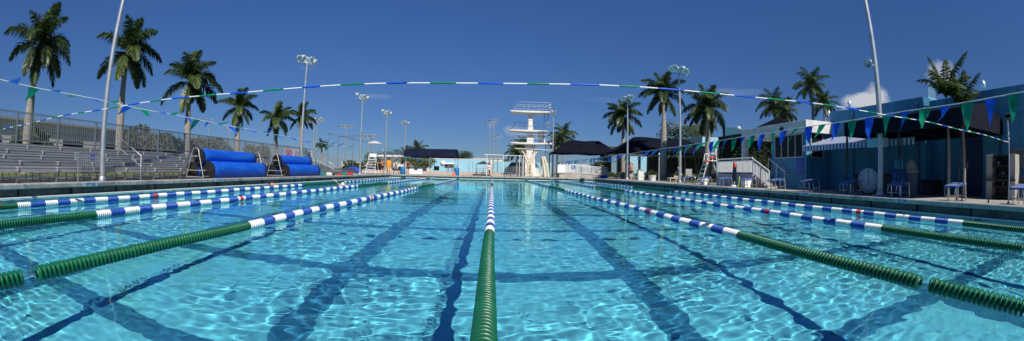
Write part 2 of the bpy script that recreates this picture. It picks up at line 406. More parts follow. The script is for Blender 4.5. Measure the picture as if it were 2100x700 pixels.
# ------------------------------------------------------------------ pennant lines
def pennant(m, p, along, sz, ang, curl, mat, rng):
    """small flag: top edge on the cord, hanging or blown to the angle ang (0 hangs down)"""
    along = Vector(along).normalized(); side = along.cross(Vector((0, 0, 1))).normalized()
    w0, h = sz; n = 6; v = []; tw = rng.uniform(-.9, .9)
    for i in range(n + 1):
        t = i / n; a = ang + curl * t * t
        d = Vector((0, 0, -1)) * math.cos(a) + side * math.sin(a)
        if i == 0: c = Vector(p)
        else: c = c + d * (h / n)
        wd = w0 * (1 - t) / 2 + .004; rip = side * math.sin(t * 7 + tw * 6) * .03 * t
        al = (along + side * tw * t * 1.6).normalized()
        v += [c - al * wd + rip, c + side * .02 * math.sin(t * 5 + tw) + rip, c + al * wd + rip]
    f = []
    for i in range(n): f += [(3 * i, 3 * i + 1, 3 * i + 4, 3 * i + 3), (3 * i + 1, 3 * i + 2, 3 * i + 5, 3 * i + 4)]
    m.add(v, f, mat, True)
def pennant_line(label, A, B, sag, spacing, first, blown, seed, taped=False, sz=(.27, .42), r=.009):
    rng = random.Random(seed); A, B = Vector(A), Vector(B); Ln = (B - A).length; al = (B - A).normalized()
    def pt(s): t = s / Ln; q = A.lerp(B, t); return Vector((q.x, q.y, q.z - sag * 4 * t * (1 - t) + .008 * math.sin(s * 2.1)))
    root = thing('pennant_line', label, 'flag line', A, 'backstroke pennant lines over the pool')
    n = int(Ln / .4)
    MB().tube([pt(Ln * i / n) for i in range(n + 1)], r, 6).build('cord', cord_white, root)
    s = first; k = 0
    while s < Ln - .2 and k < 98:
        m = MB(); mat = (flag_green, flag_blue)[k % 2]
        a = blown(s, rng)
        if taped:
            L2 = sz[0] * rng.uniform(.9, 1.35); pts = [pt(s + L2 * (i / 5 - .5)) for i in range(6)]
            m.tube(pts, [r * .9, r * 1.5, r * 1.35, r * 1.7, r * 1.4, r * 1.1], 6, mat)
            pennant(m, pt(s), al, (sz[0] * 1.2, sz[1] * rng.uniform(.6, 1.)), a, rng.uniform(-.12, .12), mat, rng)
        else: pennant(m, pt(s), al, (sz[0] * rng.uniform(.85, 1.05), sz[1] * rng.uniform(.8, 1.05)), a, rng.uniform(-.5, .7), mat, rng)
        m.build('pennant', None, root); s += spacing; k += 1
    return root
# across the pool, about 5 m ahead: the wind lifts its flags almost level
yA = 4.8
pennant_line('pennant line stretched across the width of the pool, flags blown nearly level',
             (-14.2, yA, 1.40), (12.45, yA + .05, 1.86), -.20, .515, .25, lambda s, g: R(-g.uniform(100, 107.5)), 3, taped=True, r=.0075, sz=(.27, .2))
pennant_line('pennant line along the bleacher side of the pool, flags fluttering', (-6.86, -1.5, 2.04), (-6.86, 49.6, 2.0), .16, .5, .2,
             lambda s, g: R(g.choice((-1, 1, 1)) * g.uniform(40, 110)), 5, sz=(.26, .34))
pennant_line('pennant line along the starting block side of the pool, flags hanging', (6.86, -1.5, 2.12), (6.86, 49.6, 2.08), .17, .5, .0,
             lambda s, g: R(g.uniform(-45, -5) if s < 14 else g.uniform(-75, -15)), 8, sz=(.28, .46))
for (x, y, h, lab) in ((12.45, yA + .05, 2.15, 'thin white flag pole on the deck by the nearest starting block'),
                       (-6.86, 50.25, 2.1, 'thin flag pole on the far deck, bleacher side'), (6.86, 50.25, 2.2, 'thin flag pole on the far deck by the tent')):
    t = thing('flag_pole', lab, 'flag pole', (x, y, DZ)); MB().tube([(x, y, DZ), (x, y, DZ + h - .1)], .022, 8).build('pole', galv, t)
    m = MB(); m.lathe([(.06, 0), (.06, .02), (.03, .05)], (x, y, DZ)); m.build('foot', galv, t)
    m = MB(); m.tube([(x + .03 * math.cos(i), y + .03 * math.sin(i), min(2.05, DZ + h - .2) - .2 + .02 * i) for i in range(14)], .008, 5); m.build('cord_wrap', cord_white, t)

# ------------------------------------------------------------------ depth markers
def marker(px, py, side, txt, lab):
    p = P(px, py, X=side * (PX - .0))
    x = p.x; z = DZ - .058
    t = thing('depth_marker', lab, 'depth marker', (x, p.y, z), 'depth markers on the coping')
    m = MB(); m.box((x, p.y - .32, z - .052), (x - side * .012, p.y + .32, z + .052)); m.build('tile', pm('pale blue tile', (.36, .55, .66), .3, .15, 10), t)
    rot = Matrix.Rotation(R(90) * (-side), 4, 'Z') @ Matrix.Rotation(R(90), 4, 'X')
    text(txt, .125, pm('dark blue lettering', (.012, .05, .16), .4), t, Matrix.Translation((-side * .014, 0, 0)) @ rot)
marker(186, 379, -1, '3FT 0IN', 'depth tile on the coping below the near light pole, bleacher side')
marker(449, 368, -1, '3FT 6IN', 'depth tile on the coping below the first rack of blue covers')
marker(603, 364, -1, '4FT 0IN', 'depth tile on the coping below the second rack of blue covers')
marker(1851, 412, 1, '3FT 0IN', 'depth tile on the coping below the starting block with the blue barrel')
marker(1650, 388, 1, '3FT 6IN', 'depth tile on the coping below the blue rules board')

# ------------------------------------------------------------------ bleachers, left
def bleacher():
    x0, y0, y1, rows = -13.45, 1.2, 39.0, 5; run, rise, z0 = .66, .175, .49
    root = thing('bleachers', 'long aluminium bleachers with five seat rows and a railing along the back', 'bleachers', (x0, y0, DZL))
    for i in range(rows):
        x = x0 - run * i; z = DZL + z0 + rise * i
        m = MB(); m.box((x, y0, z - .045), (x - .26, y1, z), bev=.008); m.build('seat_plank', alu_face, root)
        m = MB(); m.box((x - .012, y0, z - .17), (x - .03, y1, z - .05)); m.build('front_board', alu_face, root); m = MB(); m.box((x - .29, y0, z - .02), (x - .31, y1, z + rise - .13)); m.build('riser_board', pm('darker aluminium', (.22, .23, .25), .6, .2, 2, metal=.3), root)  # riser boards coloured darker than the planks, for contrast between rows
        if i: 
            m = MB(); m.box((x + .34, y0, z - .26), (x + .03, y1, z - .225)); m.build('foot_plank', alu_face, root)
    m = MB(); br = MB(); n = int((y1 - y0) / 1.83)
    for k in range(n + 1):
        y = y0 + .05 + 1.83 * k
        for i in range(rows):
            x = x0 - run * i; z = DZL + z0 + rise * i
            m.bar((x - .10, y, DZL + .01), (x - .10, y, z - .05), .045, .045)
            br.prism([(x + .006, z - .005), (x + .006, z - .12), (x + .03, z - .12), (x + .03, z - .005)], 'Y', y + .45 * (i % 2) - .025, y + .45 * (i % 2) + .025)
            br.box((x + .004, y + .45 * (i % 2) - .06, z - .035), (x + .035, y + .45 * (i % 2) + .06, z - .004))
        m.bar((x0 - .1, y + .03, DZL + .12), (x0 - run * rows, y + .03, DZL + .12), .05, .05)
        m.bar((x0 - .1, y + .03, DZL + .3), (x0 - run * rows, y + .03, DZL + .3 + rise * rows * .8), .05, .05)
        if k % 3 == 0 and k < n:
            m.bar((x0 - .13, y, DZL + .12), (x0 - .13, y + 1.8, DZL + .36), .03, .03)
    m.box((x0 - .07, y0, DZL + .17), (x0 - .11, y1, DZL + .205)); m.box((x0 - .07, y0, DZL + .33), (x0 - .11, y1, DZL + .365))
    m.build('under_frame', alu, root); tag(br.build('seat_bracket', pm('bright bracket', (.62, .62, .6), .5, .1), root), kind='stuff')
    # back railing with close uprights
    xb = x0 - run * rows + .05; zb = DZL + z0 + rise * (rows - 1) + .14; zt = zb + 1.02
    k = 0; y = y0
    while y < y1 - .5:
        ye = min(y + 2.35, y1); m = MB()
        m.box((xb - .025, y, zt - .04), (xb + .025, ye, zt)); m.box((xb - .02, y, zb), (xb + .02, ye, zb + .05))
        m.box((xb - .035, y - .035, zb - .5), (xb + .035, y + .035, zt + .003))
        q = y + .1
        while q < ye - .05: m.box((xb - .011, q - .011, zb + .05), (xb + .011, q + .011, zt - .04)); q += .118
        m.build('railing_panel', alu, root); y = ye; k += 1
    m = MB(); m.box((xb - .02, y0, zb - .62), (xb + .0, y1, zb - .3)); m.build('kick_plate', alu_face, root)
    # end railing that steps down to the deck
    m = MB()
    for i in range(rows + 1):
        x = xb + run * i * .95; zz = zt - rise * i * 1.0
        m.bar((x, y1 + .02, DZL + .1), (x, y1 + .02, zz), .04, .04)
        for j in range(5):
            if i < rows: m.bar((x + .11 * (j + 1), y1 + .02, zz - 1.0), (x + .11 * (j + 1), y1 + .02, zz - rise * (j + 1) / 6), .018, .018)
    m.bar((xb, y1 + .02, zt), (xb + run * rows * .95, y1 + .02, zt - rise * rows), .045, .045)
    m.build('end_railing', alu, root)
    # aisle handrails
    for (px, lab) in ((246, 0), (653, 1)):
        ya = P(px, 300, X=x0 - run * 2).y
        m = MB(); a = (x0 - run * 2.2, ya, DZL + z0 + rise * 2); b = (x0 + .15, ya, DZL + .02)
        m.tube([a, (a[0], ya, a[2] + .85), (b[0], ya, .95 + DZL), b], .017, 8)
        m.tube([(a[0], ya, a[2] + .45), (b[0], ya, .55 + DZL)], .018, 8); m.build('aisle_handrail', galv, root)
    # wheelchair bay gate in the front row
    p = P(160, 345, X=x0 + .12); q = P(206, 345, X=x0 + .12); zg0, zg1 = DZL + .36, P(160, 311, X=x0 + .12).z
    m = MB()
    for yy in (p.y, q.y, q.y + .12): m.bar((x0 + .12, yy, DZL), (x0 + .12, yy, zg1), .04, .04)
    for z in (zg0, zg1 - .02): m.bar((x0 + .12, p.y, z), (x0 + .12, q.y, z), .03, .03)
    n = 12
    for i in range(1, n): yy = p.y + (q.y - p.y) * i / n; m.bar((x0 + .12, yy, zg0), (x0 + .12, yy, zg1), .015, .015)
    g = m.build('bay_gate', galv, root)
    m = MB(); yc = p.y + (q.y - p.y) * .62; m.box((x0 + .135, yc - .09, zg1 - .25), (x0 + .14, yc + .09, zg1 - .07)); sg = m.build('access_sign', colm('sign blue', (.01, .06, .35), .4), g)
    m = MB(); M = lambda y, z: (x0 + .143, yc + y, zg1 - .16 + z)
    m.tube([M(.0, .0) if False else M(.04 * math.cos(a) - .005, .04 * math.sin(a) - .02) for a in [R(t) for t in range(150, 400, 25)]], .006, 5)
    m.tube([M(-.015, .05), M(-.01, .0), M(.03, .0), M(.05, -.05)], .007, 5); m.lathe([(0, -.002), (.013, 0), (0, .002)], M(-.02, .065), (1, 0, 0), 8)
    m.build('wheelchair_symbol', white, g)
    # banners tied to the railing
    for i, (pa, pb, c) in enumerate(((582, 602, (.80, .68, .72)), (602, 615, (.74, .76, .76)), (619, 632, (.7, .74, .72)), (632, 641, (.7, .74, .76)), (641, 656, (.8, .79, .78)), (656, 669, (.8, .70, .73)))):
        pass
    return root, xb, zb, zt, y1
BL, XB, ZB, ZT, YB1 = bleacher()
def banner(px0, px1, col, ink, lab):
    x = XB + .05; a, b = P(px0, 310, X=x).y, P(px1, 310, X=x).y; b = min(b, YB1 - .1)
    t = thing('banner', lab, 'banner', (x, a, ZB), 'banners tied along the bleacher railing')
    m = MB(); n = 12; v, f = [], []
    for i in range(n + 1):
        for j in range(5):
            yy = a + (b - a) * i / n; zz = ZB + .12 + .72 * j / 4
            v.append((x + .025 * math.sin(i * 1.3) * (1 - j / 5), yy, zz - .03 * math.sin(math.pi * i / n)))
    for i in range(n):
        for j in range(4): q = i * 5 + j; f.append((q, q + 5, q + 6, q + 1))
    m.add(v, f, None, True); m.add([(q[0] - .006, q[1], q[2]) for q in v], [g[::-1] for g in f], None, True); m.build('cloth', colm('banner ' + lab[:20], col), t)
    m = MB(); rg = random.Random(px0)
    for j in range(4):
        zz = ZB + .22 + .15 * j; s = a + (b - a) * .12
        while s < a + (b - a) * .85:
            e = s + (b - a) * rg.uniform(.06, .2); e = min(e, a + (b - a) * .9); m.box((x + .03, s, zz), (x + .036, e, zz + rg.uniform(.04, .09))); s = e + (b - a) * .05
    m.build('print', colm('ink ' + lab[:20], ink), t)
banner(583, 600, (.78, .55, .62), (.5, .1, .2), 'pink and white banner, first from the near end of the bleacher railing')
banner(601, 614, (.74, .76, .76), (.45, .3, .35), 'pale grey banner between the pink banner and the tall light pole')
banner(620, 630, (.72, .76, .74), (.03, .3, .2), 'white banner with green print just past the light pole')
banner(631, 640, (.72, .74, .78), (.05, .12, .35), 'white banner with blue print, narrow, beside the green printed one')
banner(641, 652, (.80, .79, .78), (.5, .12, .1), 'white banner with red print hanging limp near the far end')

# ------------------------------------------------------------------ pool cover reels
def cover_rack(y0, y1, xc, lab):
    root = thing('cover_reel_rack', lab, 'pool cover rack', (xc, y0, DZL), 'racks of rolled blue pool covers')
    rolls = [(xc, DZL + 1.02, .33, y0 + .1, y1 - .55), (xc + .36, DZL + .42, .40, y0 + .35, y1), (xc - .42, DZL + .42, .36, y0 + .1, y1 - .5)]
    for (x, z, r, a, b) in rolls:
        m = MB(); n = 26; prof = [(r - .04, 0), (r, .04)]
        k = int((b - a) / .5)
        for i in range(1, k): prof.append((r + .008 * math.sin(i * 2.3) + .004 * (i % 2), (b - a) * i / k))
        prof += [(r, b - a - .04), (r - .05, b - a)]
        m.lathe(prof, (x, a, z), (0, 1, 0), n); ro = m.build('rolled_cover', foam_blue, root)
        m = MB()
        for j in range(7): rr = r - .05 - j * .045; m.lathe([(rr, -.012 * (j + 1) + .01), (rr, -.012 * (j + 1) - .015), (rr - .03, -.012 * (j + 1) - .015), (rr - .035, 0)], (x, a, z), (0, 1, 0), 20)
        m.lathe([(r + .012, 0), (r + .014, .05), (r + .004, .12)], (x, a, z), (0, 1, 0), 24); m.build('roll_end', black_foam, ro)
        m = MB(); m.lathe([(r + .004, b - a - .12), (r + .014, b - a - .05), (r + .012, b - a + .01), (.04, b - a + .02)], (x, a, z), (0, 1, 0), 24); m.build('roll_end', black_foam, ro)
        m = MB(); m.tube([(x, a - .25, z), (x, b + .15, z)], .035, 10); m.build('spindle', galv, ro)
    for y in (y0 - .12, y1 + .08):
        m = MB(); m.tube([(xc + .52, y, DZL), (xc + .16, y, DZL + 1.28), (xc + .08, y, DZL + 1.36), (xc - .12, y, DZL + 1.36), (xc - .2, y, DZL + 1.28), (xc - .62, y, DZL)], .02, 8)
        m.tube([(xc + .45, y, DZL + .14), (xc - .55, y, DZL + .14)], .022, 8); m.tube([(xc + .5, y, DZL + .42), (xc - .6, y, DZL + .42)], .02, 8); m.tube([(xc + .25, y, DZL + 1.02), (xc - .35, y, DZL + 1.02)], .02, 8)
        e = m.build('end_frame', galv, root)
        for q in (xc + .5, xc - .6):
            m = MB(); m.lathe([(0, -.02), (.05, -.02), (.055, 0), (.05, .02), (0, .02)], (q, y, DZL + .055), (0, 1, 0), 12); m.build('caster', black_foam, e)
    m = MB(); m.tube([(xc + .5, y0 - .12, DZL + .17), (xc + .5, y1 + .08, DZL + .17)], .022, 8); m.build('tie_bar', galv, root)
cover_rack(16.3, 21.9, -12.75, 'nearer rack of rolled blue pool covers in front of the bleachers')
cover_rack(24.4, 29.9, -12.75, 'farther rack of rolled blue pool covers, beside its twin')

# ------------------------------------------------------------------ light poles
def floodlight(root, c, d, r=.26, mat=chrome):
    c = Vector(c); d = Vector(d).normalized(); m = MB()
    m.lathe([(.07, -.30), (.10, -.26), (.12, -.18), (r * .75, -.08), (r, .02), (r + .01, .05), (r - .02, .045)], c, d, 16); f = m.build('floodlight', mat, root)
    m = MB(); m.lathe([(0, .052), (r * .6, .045), (r - .015, .03)], c, d, 16); m.build('lens', lens_m, f)
def light_pole(x, y, h, lab, heads, r=.10, arm=1.6, face=(1, 0, 0), small=False, box=None, armtilt=0, group='floodlight poles round the pools', z0=DZ):
    t = thing('light_pole', lab, 'light pole', (x, y, z0), group)
    MB().tube([(x, y, z0), (x, y, z0 + h * .5), (x, y, z0 + h)], [r, r * .85, r * .6], 14).build('pole', galv, t)
    m = MB(); m.box((x - r * 1.9, y - r * 1.9, z0), (x + r * 1.9, y + r * 1.9, z0 + .03)); m.lathe([(r * 1.35, .03), (r * 1.3, .16), (r * 1.02, .2)], (x, y, z0), n=14); m.build('base_plate', galv, t)
    fv = Vector(face).normalized(); al = Vector((fv.y, -fv.x, 0)); top = Vector((x, y, z0 + h)); al = (al + Vector((0, 0, armtilt))).normalized()
    if heads:
        m = MB(); m.bar(top - al * arm / 2, top + al * arm / 2, .07, .07); m.bar(top + Vector((0, 0, -.35)) - al * arm * .3, top + Vector((0, 0, -.35)) + al * arm * .3, .05, .05); a = m.build('cross_arm', galv, t)
        for i in range(heads):
            s = (i / max(1, heads - 1) - .5) * arm; c = top + al * s + Vector((0, 0, .30 + .12 * (i % 2)))
            m = MB(); m.tube([top + al * s, c - fv * .15], .018, 6); m.build('bracket', galv, a)
            dd = fv * 1.0 + al * ((i % 3) - 1) * .7 + Vector((0, 0, -.75)); floodlight(t, c, dd, .26)
    if box:
        m = MB(); m.box((x + .14, y - .11, z0 + box), (x + .3, y + .11, z0 + box + .38), bev=.01) if box > 0 else None; m.build('junction_box', galv, t)
light_pole(-13.25, P(210, 366, X=-13.25).y, 11, 'tall light pole rising out of frame in front of the bleachers', 4, r=.115, z0=DZL)
for (px, py, n, lab) in ((617, 132, 5, 'tall floodlight pole beside the far rack of blue covers'), (738, 205, 4, 'floodlight pole at the far end of the bleachers'),
                         (790, 236, 4, 'floodlight pole behind the lifeguard sunshade'), (829, 256, 3, 'most distant floodlight pole of the bleacher side row')):
    y = P(px, 352, X=-14.2).y; h = P(px + 4, py, Y=y).z - DZ
    light_pole(-14.2, y, h + DZ - DZL, lab, n, r=.11, arm=1.7, face=(1, -.5, 0), z0=DZL)
light_pole(12.95, 10.75, 11, 'tall light pole rising out of frame through the black canopy', 4, r=.12, face=(-1, 0, 0))
light_pole(12.9, P(1394, 372, X=12.9).y, P(1390, 152, Y=29.33).z - DZ, 'floodlight pole between the two royal palms by the big shade tent', 5, r=.10, arm=1.7, face=(-1, -.3, 0), armtilt=.3)
light_pole(12.9, P(1286, 365, X=12.9).y, P(1284, 208, Y=42.15).z - DZ, 'floodlight pole beside the leftmost royal palm near the tents', 4, r=.10, arm=1.4, face=(-1, -.3, 0))
yy = 62; p = P(1133, 235, Y=yy); light_pole(P(1133, 352, Y=yy).x, yy, p.z - DZ, 'slim floodlight pole right of the diving tower', 2, r=.12, arm=.9, face=(-1, -.5, 0))
for (px, py, yy, n, lab) in ((641, 248, 75, 5, 'distant floodlight pole, left one of the close pair behind the last left palm'), (647, 250, 82, 5, 'distant floodlight pole, right one of the close pair behind the last left palm'),
                             (707, 262, 90, 6, 'dark headed stadium light pole behind the batting cage'), (754, 282, 92, 6, 'dark headed stadium light pole behind the sunshade'),
                             (1003, 258, 90, 3, 'left pole of the three distant lights near the diving tower'), (1011, 250, 95, 3, 'tallest of the three distant lights near the diving tower'),
                             (1020, 282, 110, 3, 'shortest of the three distant lights near the diving tower'), (425, 250, 70, 2, 'distant pole with one white lamp seen between left palms'), (468, 265, 95, 5, 'distant stadium lights seen over the bleacher railing')):
    b = P(px, 356, Y=yy); b.z = .26; h = P(px, py, Y=yy).z - .26
    light_pole(b.x, yy, h, lab, n, r=.14, arm=2.6 if n > 3 else 1.6, face=(0, -1, 0), group='distant light poles', z0=.26)
# loudspeaker horn boxes high on the near right pole
m = MB(); t = thing('pole_horn', 'pair of grey horn speakers strapped to the near right light pole', 'speaker', P(1783, 128, Y=10.6))
c = P(1782, 131, Y=10.65); m.lathe([(.0, -.12), (.09, -.12), (.12, .0), (.17, .1), (.15, .1), (.02, .0)], c, (-1, -.4, -.1), 14); m.build('horn', galv, t)
m = MB(); m.bar(c, (12.95, 10.72, c.z + .02), .04, .04); m.build('bracket', galv, t)

# ------------------------------------------------------------------ palms
def frond_mesh(e0, droop, Ln, nl, leaf, seed, fluffy=1., mats=0, width=.035):
    rng = random.Random(seed); m = MB(); pts = []; p = Vector((0, 0, 0)); a = e0; n = 16
    for i in range(n + 1):
        pts.append(p.copy()); t = i / n; a2 = a - droop * t ** 1.3
        p = p + Vector((math.cos(a2), 0, math.sin(a2))) * (Ln / n)
    m.tube(pts, [.035 * (1 - .85 * i / n) for i in range(n + 1)], 5, None, False)
    V, Fc = [], []
    for j in range(nl):
        for sd in (-1, 1):
            t = .10 + .90 * (j + rng.random() * .8) / nl; t = min(t, .999); i = int(t * n); fr = t * n - i
            q = pts[i].lerp(pts[i + 1], fr); tan = (pts[i + 1] - pts[i]).normalized(); up = Vector((-tan.z, 0, tan.x))
            ll = leaf * (math.sin(math.pi * min(1, .18 + t * .86)) ** .6) * rng.uniform(.8, 1.1)
            tilt = rng.uniform(-.7, .9) * fluffy
            d = (Vector((0, sd, 0)) * math.cos(tilt) + up * math.sin(tilt) + tan * (.45 + .7 * t)).normalized()
            wv = tan.cross(d).cross(d).normalized() * width * .5
            wv = (tan - d * tan.dot(d)).normalized() * width * .5
            b = len(V); c = q.copy(); dd = d.copy()
            for (k, ww) in ((0, .5), (1, 1.), (2, .7), (3, .05)):
                V += [c - wv * ww, c + wv * ww]; dd = (dd + Vector((0, 0, -.28))).normalized(); c = c + dd * (ll / 3)
            for k in range(3): Fc.append((b + 2 * k, b + 2 * k + 1, b + 2 * k + 3, b + 2 * k + 2))
    m.add(V, Fc); o = m.build('f', frond_m[mats], None, True); me = o.data; bpy.data.objects.remove(o); return me
ROYAL = [(frond_mesh(R(e), R(dr), 2.35 * s, 105, .60, i * 7, 1.0, mt, .055), e) for i, (e, dr, s, mt) in enumerate(((84, 40, .85, 0), (72, 75, .95, 0), (58, 85, 1., 1), (45, 95, 1.05, 0), (30, 100, 1.05, 1), (14, 95, 1., 0), (-5, 80, 1., 1), (-30, 55, .95, 1), (-50, 28, .85, 0)))]
DEAD = frond_mesh(R(-58), R(30), 1.9, 60, .4, 99, 1.2, 2, .05)
QUEEN = [(frond_mesh(R(e), R(dr), 2.3 * s, 75, .62, 50 + i, .8, mt, .045), e) for i, (e, dr, s, mt) in enumerate(((82, 60, .9, 0), (65, 105, 1., 0), (48, 115, 1.05, 0), (30, 110, 1.05, 0), (10, 100, 1., 1), (-15, 70, .9, 1)))]
ARECA = [(frond_mesh(R(e), R(dr), 1.65 * s, 44, .42, 80 + i, .25, mt, .05), e) for i, (e, dr, s, mt) in enumerate(((82, 25, .95, 0), (70, 50, 1.05, 0), (56, 70, 1.05, 0), (40, 85, 1., 0), (22, 75, .85, 1)))]
def palm(x, y, zc, lab, kind=ROYAL, count=15, sc=1., r=.20, lean=(0, 0), seed=0, wind=(0, 0), shaft=1.15, z0=.26, cat='palm tree', group=None, old=True, name='royal_palm'):
    rng = random.Random(seed); t = thing(name, lab, cat, (x, y, z0), group); H = zc - z0
    if shaft: H -= shaft * .9
    pts, rs = [], []
    for i in range(13):
        u = i / 12; pts.append((x + lean[0] * u ** 1.6, y + lean[1] * u ** 1.6, z0 + H * u))
        rs.append(r * (1.35 - 1.2 * u if u < .08 else 1.05 + .28 * math.sin(math.pi * min(1, u * 1.25)) - .35 * u))
    tr = MB().tube(pts, rs, 14).build('trunk', trunk_m, t)
    top = Vector(pts[-1])
    if shaft:
        MB().tube([top, top + Vector((0, 0, shaft * .3)), top + Vector((0, 0, shaft * .8)), top + Vector((0, 0, shaft))], [rs[-1] * .95, rs[-1] * .9, rs[-1] * .6, rs[-1] * .3], 12).build('crownshaft', shaft_m, t)
        if old:
            m = MB(); 
            for k in range(9):
                a = rng.uniform(0, 6.28); q = top + Vector((math.cos(a), math.sin(a), 0)) * rs[-1]; m.tube([q, q + Vector((math.cos(a) * .22, math.sin(a) * .22, .18)), q + Vector((math.cos(a) * .4, math.sin(a) * .4, -.05 - .3 * rng.random()))], [.04, .05, .01], 5)
            m.build('flower_stalk', frond_m[2], t)
        top = top + Vector((0, 0, shaft * .92))
    for k in range(count):
        u = (k + .5) / count; idx = min(len(kind) - 1, int(u * len(kind) * (1.0 if old else .8)))
        me, e = kind[idx]
        if kind is ROYAL and k == count - 1 - seed % 2 and seed % 3: me = DEAD
        o = bpy.data.objects.new('frond', me); COL.objects.link(o); o.parent = t
        o.location = top - Vector((x, y, z0)); s = sc * rng.uniform(.88, 1.1)
        a = k * 2.39996 + rng.uniform(-.3, .3)
        a += .55 * math.sin(math.atan2(wind[1], wind[0]) - a) * math.hypot(*wind)
        o.rotation_euler = (rng.uniform(-.15, .15), rng.uniform(-.12, .12), a); o.scale = (s, s, s)
    return t
XPL = -24.
for i, (px, pyc, lab) in enumerate(((62, 92, 'tallest royal palm, at the left edge behind the bleachers'), (252, 108, 'royal palm right of the near light pole, tuft of dead fronds on its trunk'),
                                   (386, 168, 'royal palm behind the bleachers left of the first cover rack, leaning fronds yellow'), (486, 222, 'royal palm directly above the first rack of blue covers'),
                                   (565, 246, 'shortest royal palm on the bleacher side, above the second cover rack'), (617, 240, 'last royal palm of the left row, touching the floodlight pole'))):
    bx = (55, 244, 384, 487, 566, 619)[i]; b = P(bx, 300, X=XPL); c = P(px + (20, 10, 5, 3, 2, 1)[i], pyc, Y=b.y)
    palm(XPL, b.y, c.z, lab, count=(19, 17, 17, 17, 16, 15)[i], sc=(1.2, 1.36, 1.42, 1.08, 1.18, 1.05)[i], r=.27, lean=(c.x - XPL, 0), seed=i + 1, wind=(.5, .6), group='royal palms round the pool')
for i, (px, pyc, X, lab) in enumerate(((1277, 238, 17.0, 'leftmost royal palm of the right side, between the two black tents'), (1360, 192, 17.0, 'tallest royal palm on the right side, in front of the big black tent'), (1450, 222, 19.0, 'royal palm behind the white lifeguard chair'))):
    b = P(px, 366, X=X); c = P(px + 1, pyc, Y=b.y)
    palm(X, b.y, c.z, lab, count=20, sc=(1.4, 1.28, 1.28)[i], r=.27, lean=(c.x - X, 0), seed=i + 21, wind=(-.2, .2), group='royal palms round the pool')
for i, (px, pyc, Y, lab, sc, X0) in enumerate(((1664, 178, 30, 'queen palm standing highest behind the white parapet', .95, 0), (1588, 218, 38, 'drooping queen palm at the left of the group behind the parapet', 1.1, 0), (1612, 232, 36, 'lower queen palm between its two neighbours behind the parapet', .95, 0), (1690, 215, 29, 'yellowish queen palm close to the blue wall', .8, 0))):
    c = P(px, pyc, Y=Y); palm(c.x, Y, c.z, lab, QUEEN, 17, sc, .16, (0, 0), 40 + i, (-.3, 0), shaft=0, group='queen palms behind the building', old=True, name='queen_palm')
b = P(1953, 410, Z=DZ)
for i, (px, pyc, X, Y, lab) in enumerate(((1940, 200, 14.3, 8.3, 'slim palm growing up past the black canopy, taller of two'), (1973, 222, 14.7, 7.9, 'slim palm growing up past the black canopy, shorter of two'))):
    Y = (8.35, 7.75)[i]; c = P(px, pyc, Y=Y)
    palm(c.x, Y, c.z, lab, ARECA, 9, (1.08, .92)[i], .055, (0, 0), 60 + i, (.3, 0), shaft=.35, z0=DZ, group='slim palms by the canopy', old=False, name='slim_palm')
for (px, pyc, Y, sc, lab) in ((1157, 278, 85, 1.6, 'bushy palm beside the slim pole right of the diving tower'), (1143, 292, 95, 1.4, 'smaller palm half hidden behind the slim pole'), (1060, 312, 100, 1.5, 'palm partly hidden behind the tower column'), (1226, 338, 54, .55, 'small potted palm in front of the white ramp railing'),
                              (856, 312, 100, 1.6, 'round headed palm above the navy canopy'), (830, 320, 105, 1.5, 'lower palm left of the navy canopy'), (1072, 300, 102, 1.5, 'palm behind the lower diving platform'), (660, 298, 62, .6, 'small palm behind the end of the bleachers')):
    c = P(px, pyc, Y=Y); palm(c.x, Y, c.z, lab, QUEEN, 16, sc, .16, (0, 0), px, (0, 0), shaft=0, group='distant palms', name='palm_tree')

def leaf_blob(name, lab, cat, c, size, n, mat, seed, group=None, trunk=True, leaf=.12):
    rng = random.Random(seed); c = Vector(c); t = thing(name, lab, cat, (c.x, c.y, .26), group); m = MB(); V, Fc = [], []
    lob = [(Vector((rng.uniform(-.6, .6) * size[0], rng.uniform(-.6, .6) * size[1], rng.uniform(-.35, .5) * size[2])), rng.uniform(.35, .6)) for _ in range(9)]
    for i in range(n):
        o, r = rng.choice(lob); d = Vector((rng.gauss(0, 1), rng.gauss(0, 1), rng.gauss(0, 1))).normalized() * rng.uniform(.6, 1.05) * r
        q = c + o + Vector((d.x * size[0], d.y * size[1], d.z * size[2])); s = leaf * rng.uniform(.6, 1.4)
        a = Vector((rng.gauss(0, 1), rng.gauss(0, 1), rng.gauss(0, 1))).normalized() * s; b = a.orthogonal().normalized() * s * .45
        k = len(V); V += [q - a, q + b, q + a, q - b]; Fc.append((k, k + 1, k + 2, k + 3))
    m.add(V, Fc); m.build('crown', mat, t)
    if trunk:
        m = MB()
        for k in range(3): e = c + Vector((rng.uniform(-.4, .4) * size[0], rng.uniform(-.3, .3) * size[1], 0)); m.tube([(c.x + .1 * k, c.y, .26), (c.x + (e.x - c.x) * .4, c.y, (.26 + c.z) / 2), e], [.12, .09, .04], 7)
        m.build('trunk', bark, t)
# scrubby trees seen through and over the left railing
for i, (px, py, X, w_, h_, mt, lab) in enumerate(((60, 262, -34, 2.4, 1.6, 0, 'dark shrubby tree behind the first railing panels'), (300, 268, -36, 3.4, 2.2, 2, 'grey green tree behind the bleachers between the second and third palm'), (340, 265, -37, 3.2, 2.2, 0, 'dark topped tree left of the third palm'),
                                               (425, 278, -36, 3.6, 2.4, 2, 'wide grey green tree behind the railing, right of the third palm'), (455, 292, -34, 2.4, 1.8, 2, 'low pale bush behind the railing left of the fourth palm'), (520, 296, -34, 2.6, 2.2, 2, 'rounded grey green tree between the fourth and fifth palm'),
                                               (270, 262, -40, 2.4, 2.0, 0, 'small dark tree at the end of the long white building'))):
    p = P(px, py + 27, X=X); leaf_blob('tree', lab, 'tree', (X, p.y, max(1.6, p.z - h_ * .2)), (w_ * .8, w_, h_), 2600, leaf_m[mt], i + 100, 'trees behind the bleachers', leaf=.24)
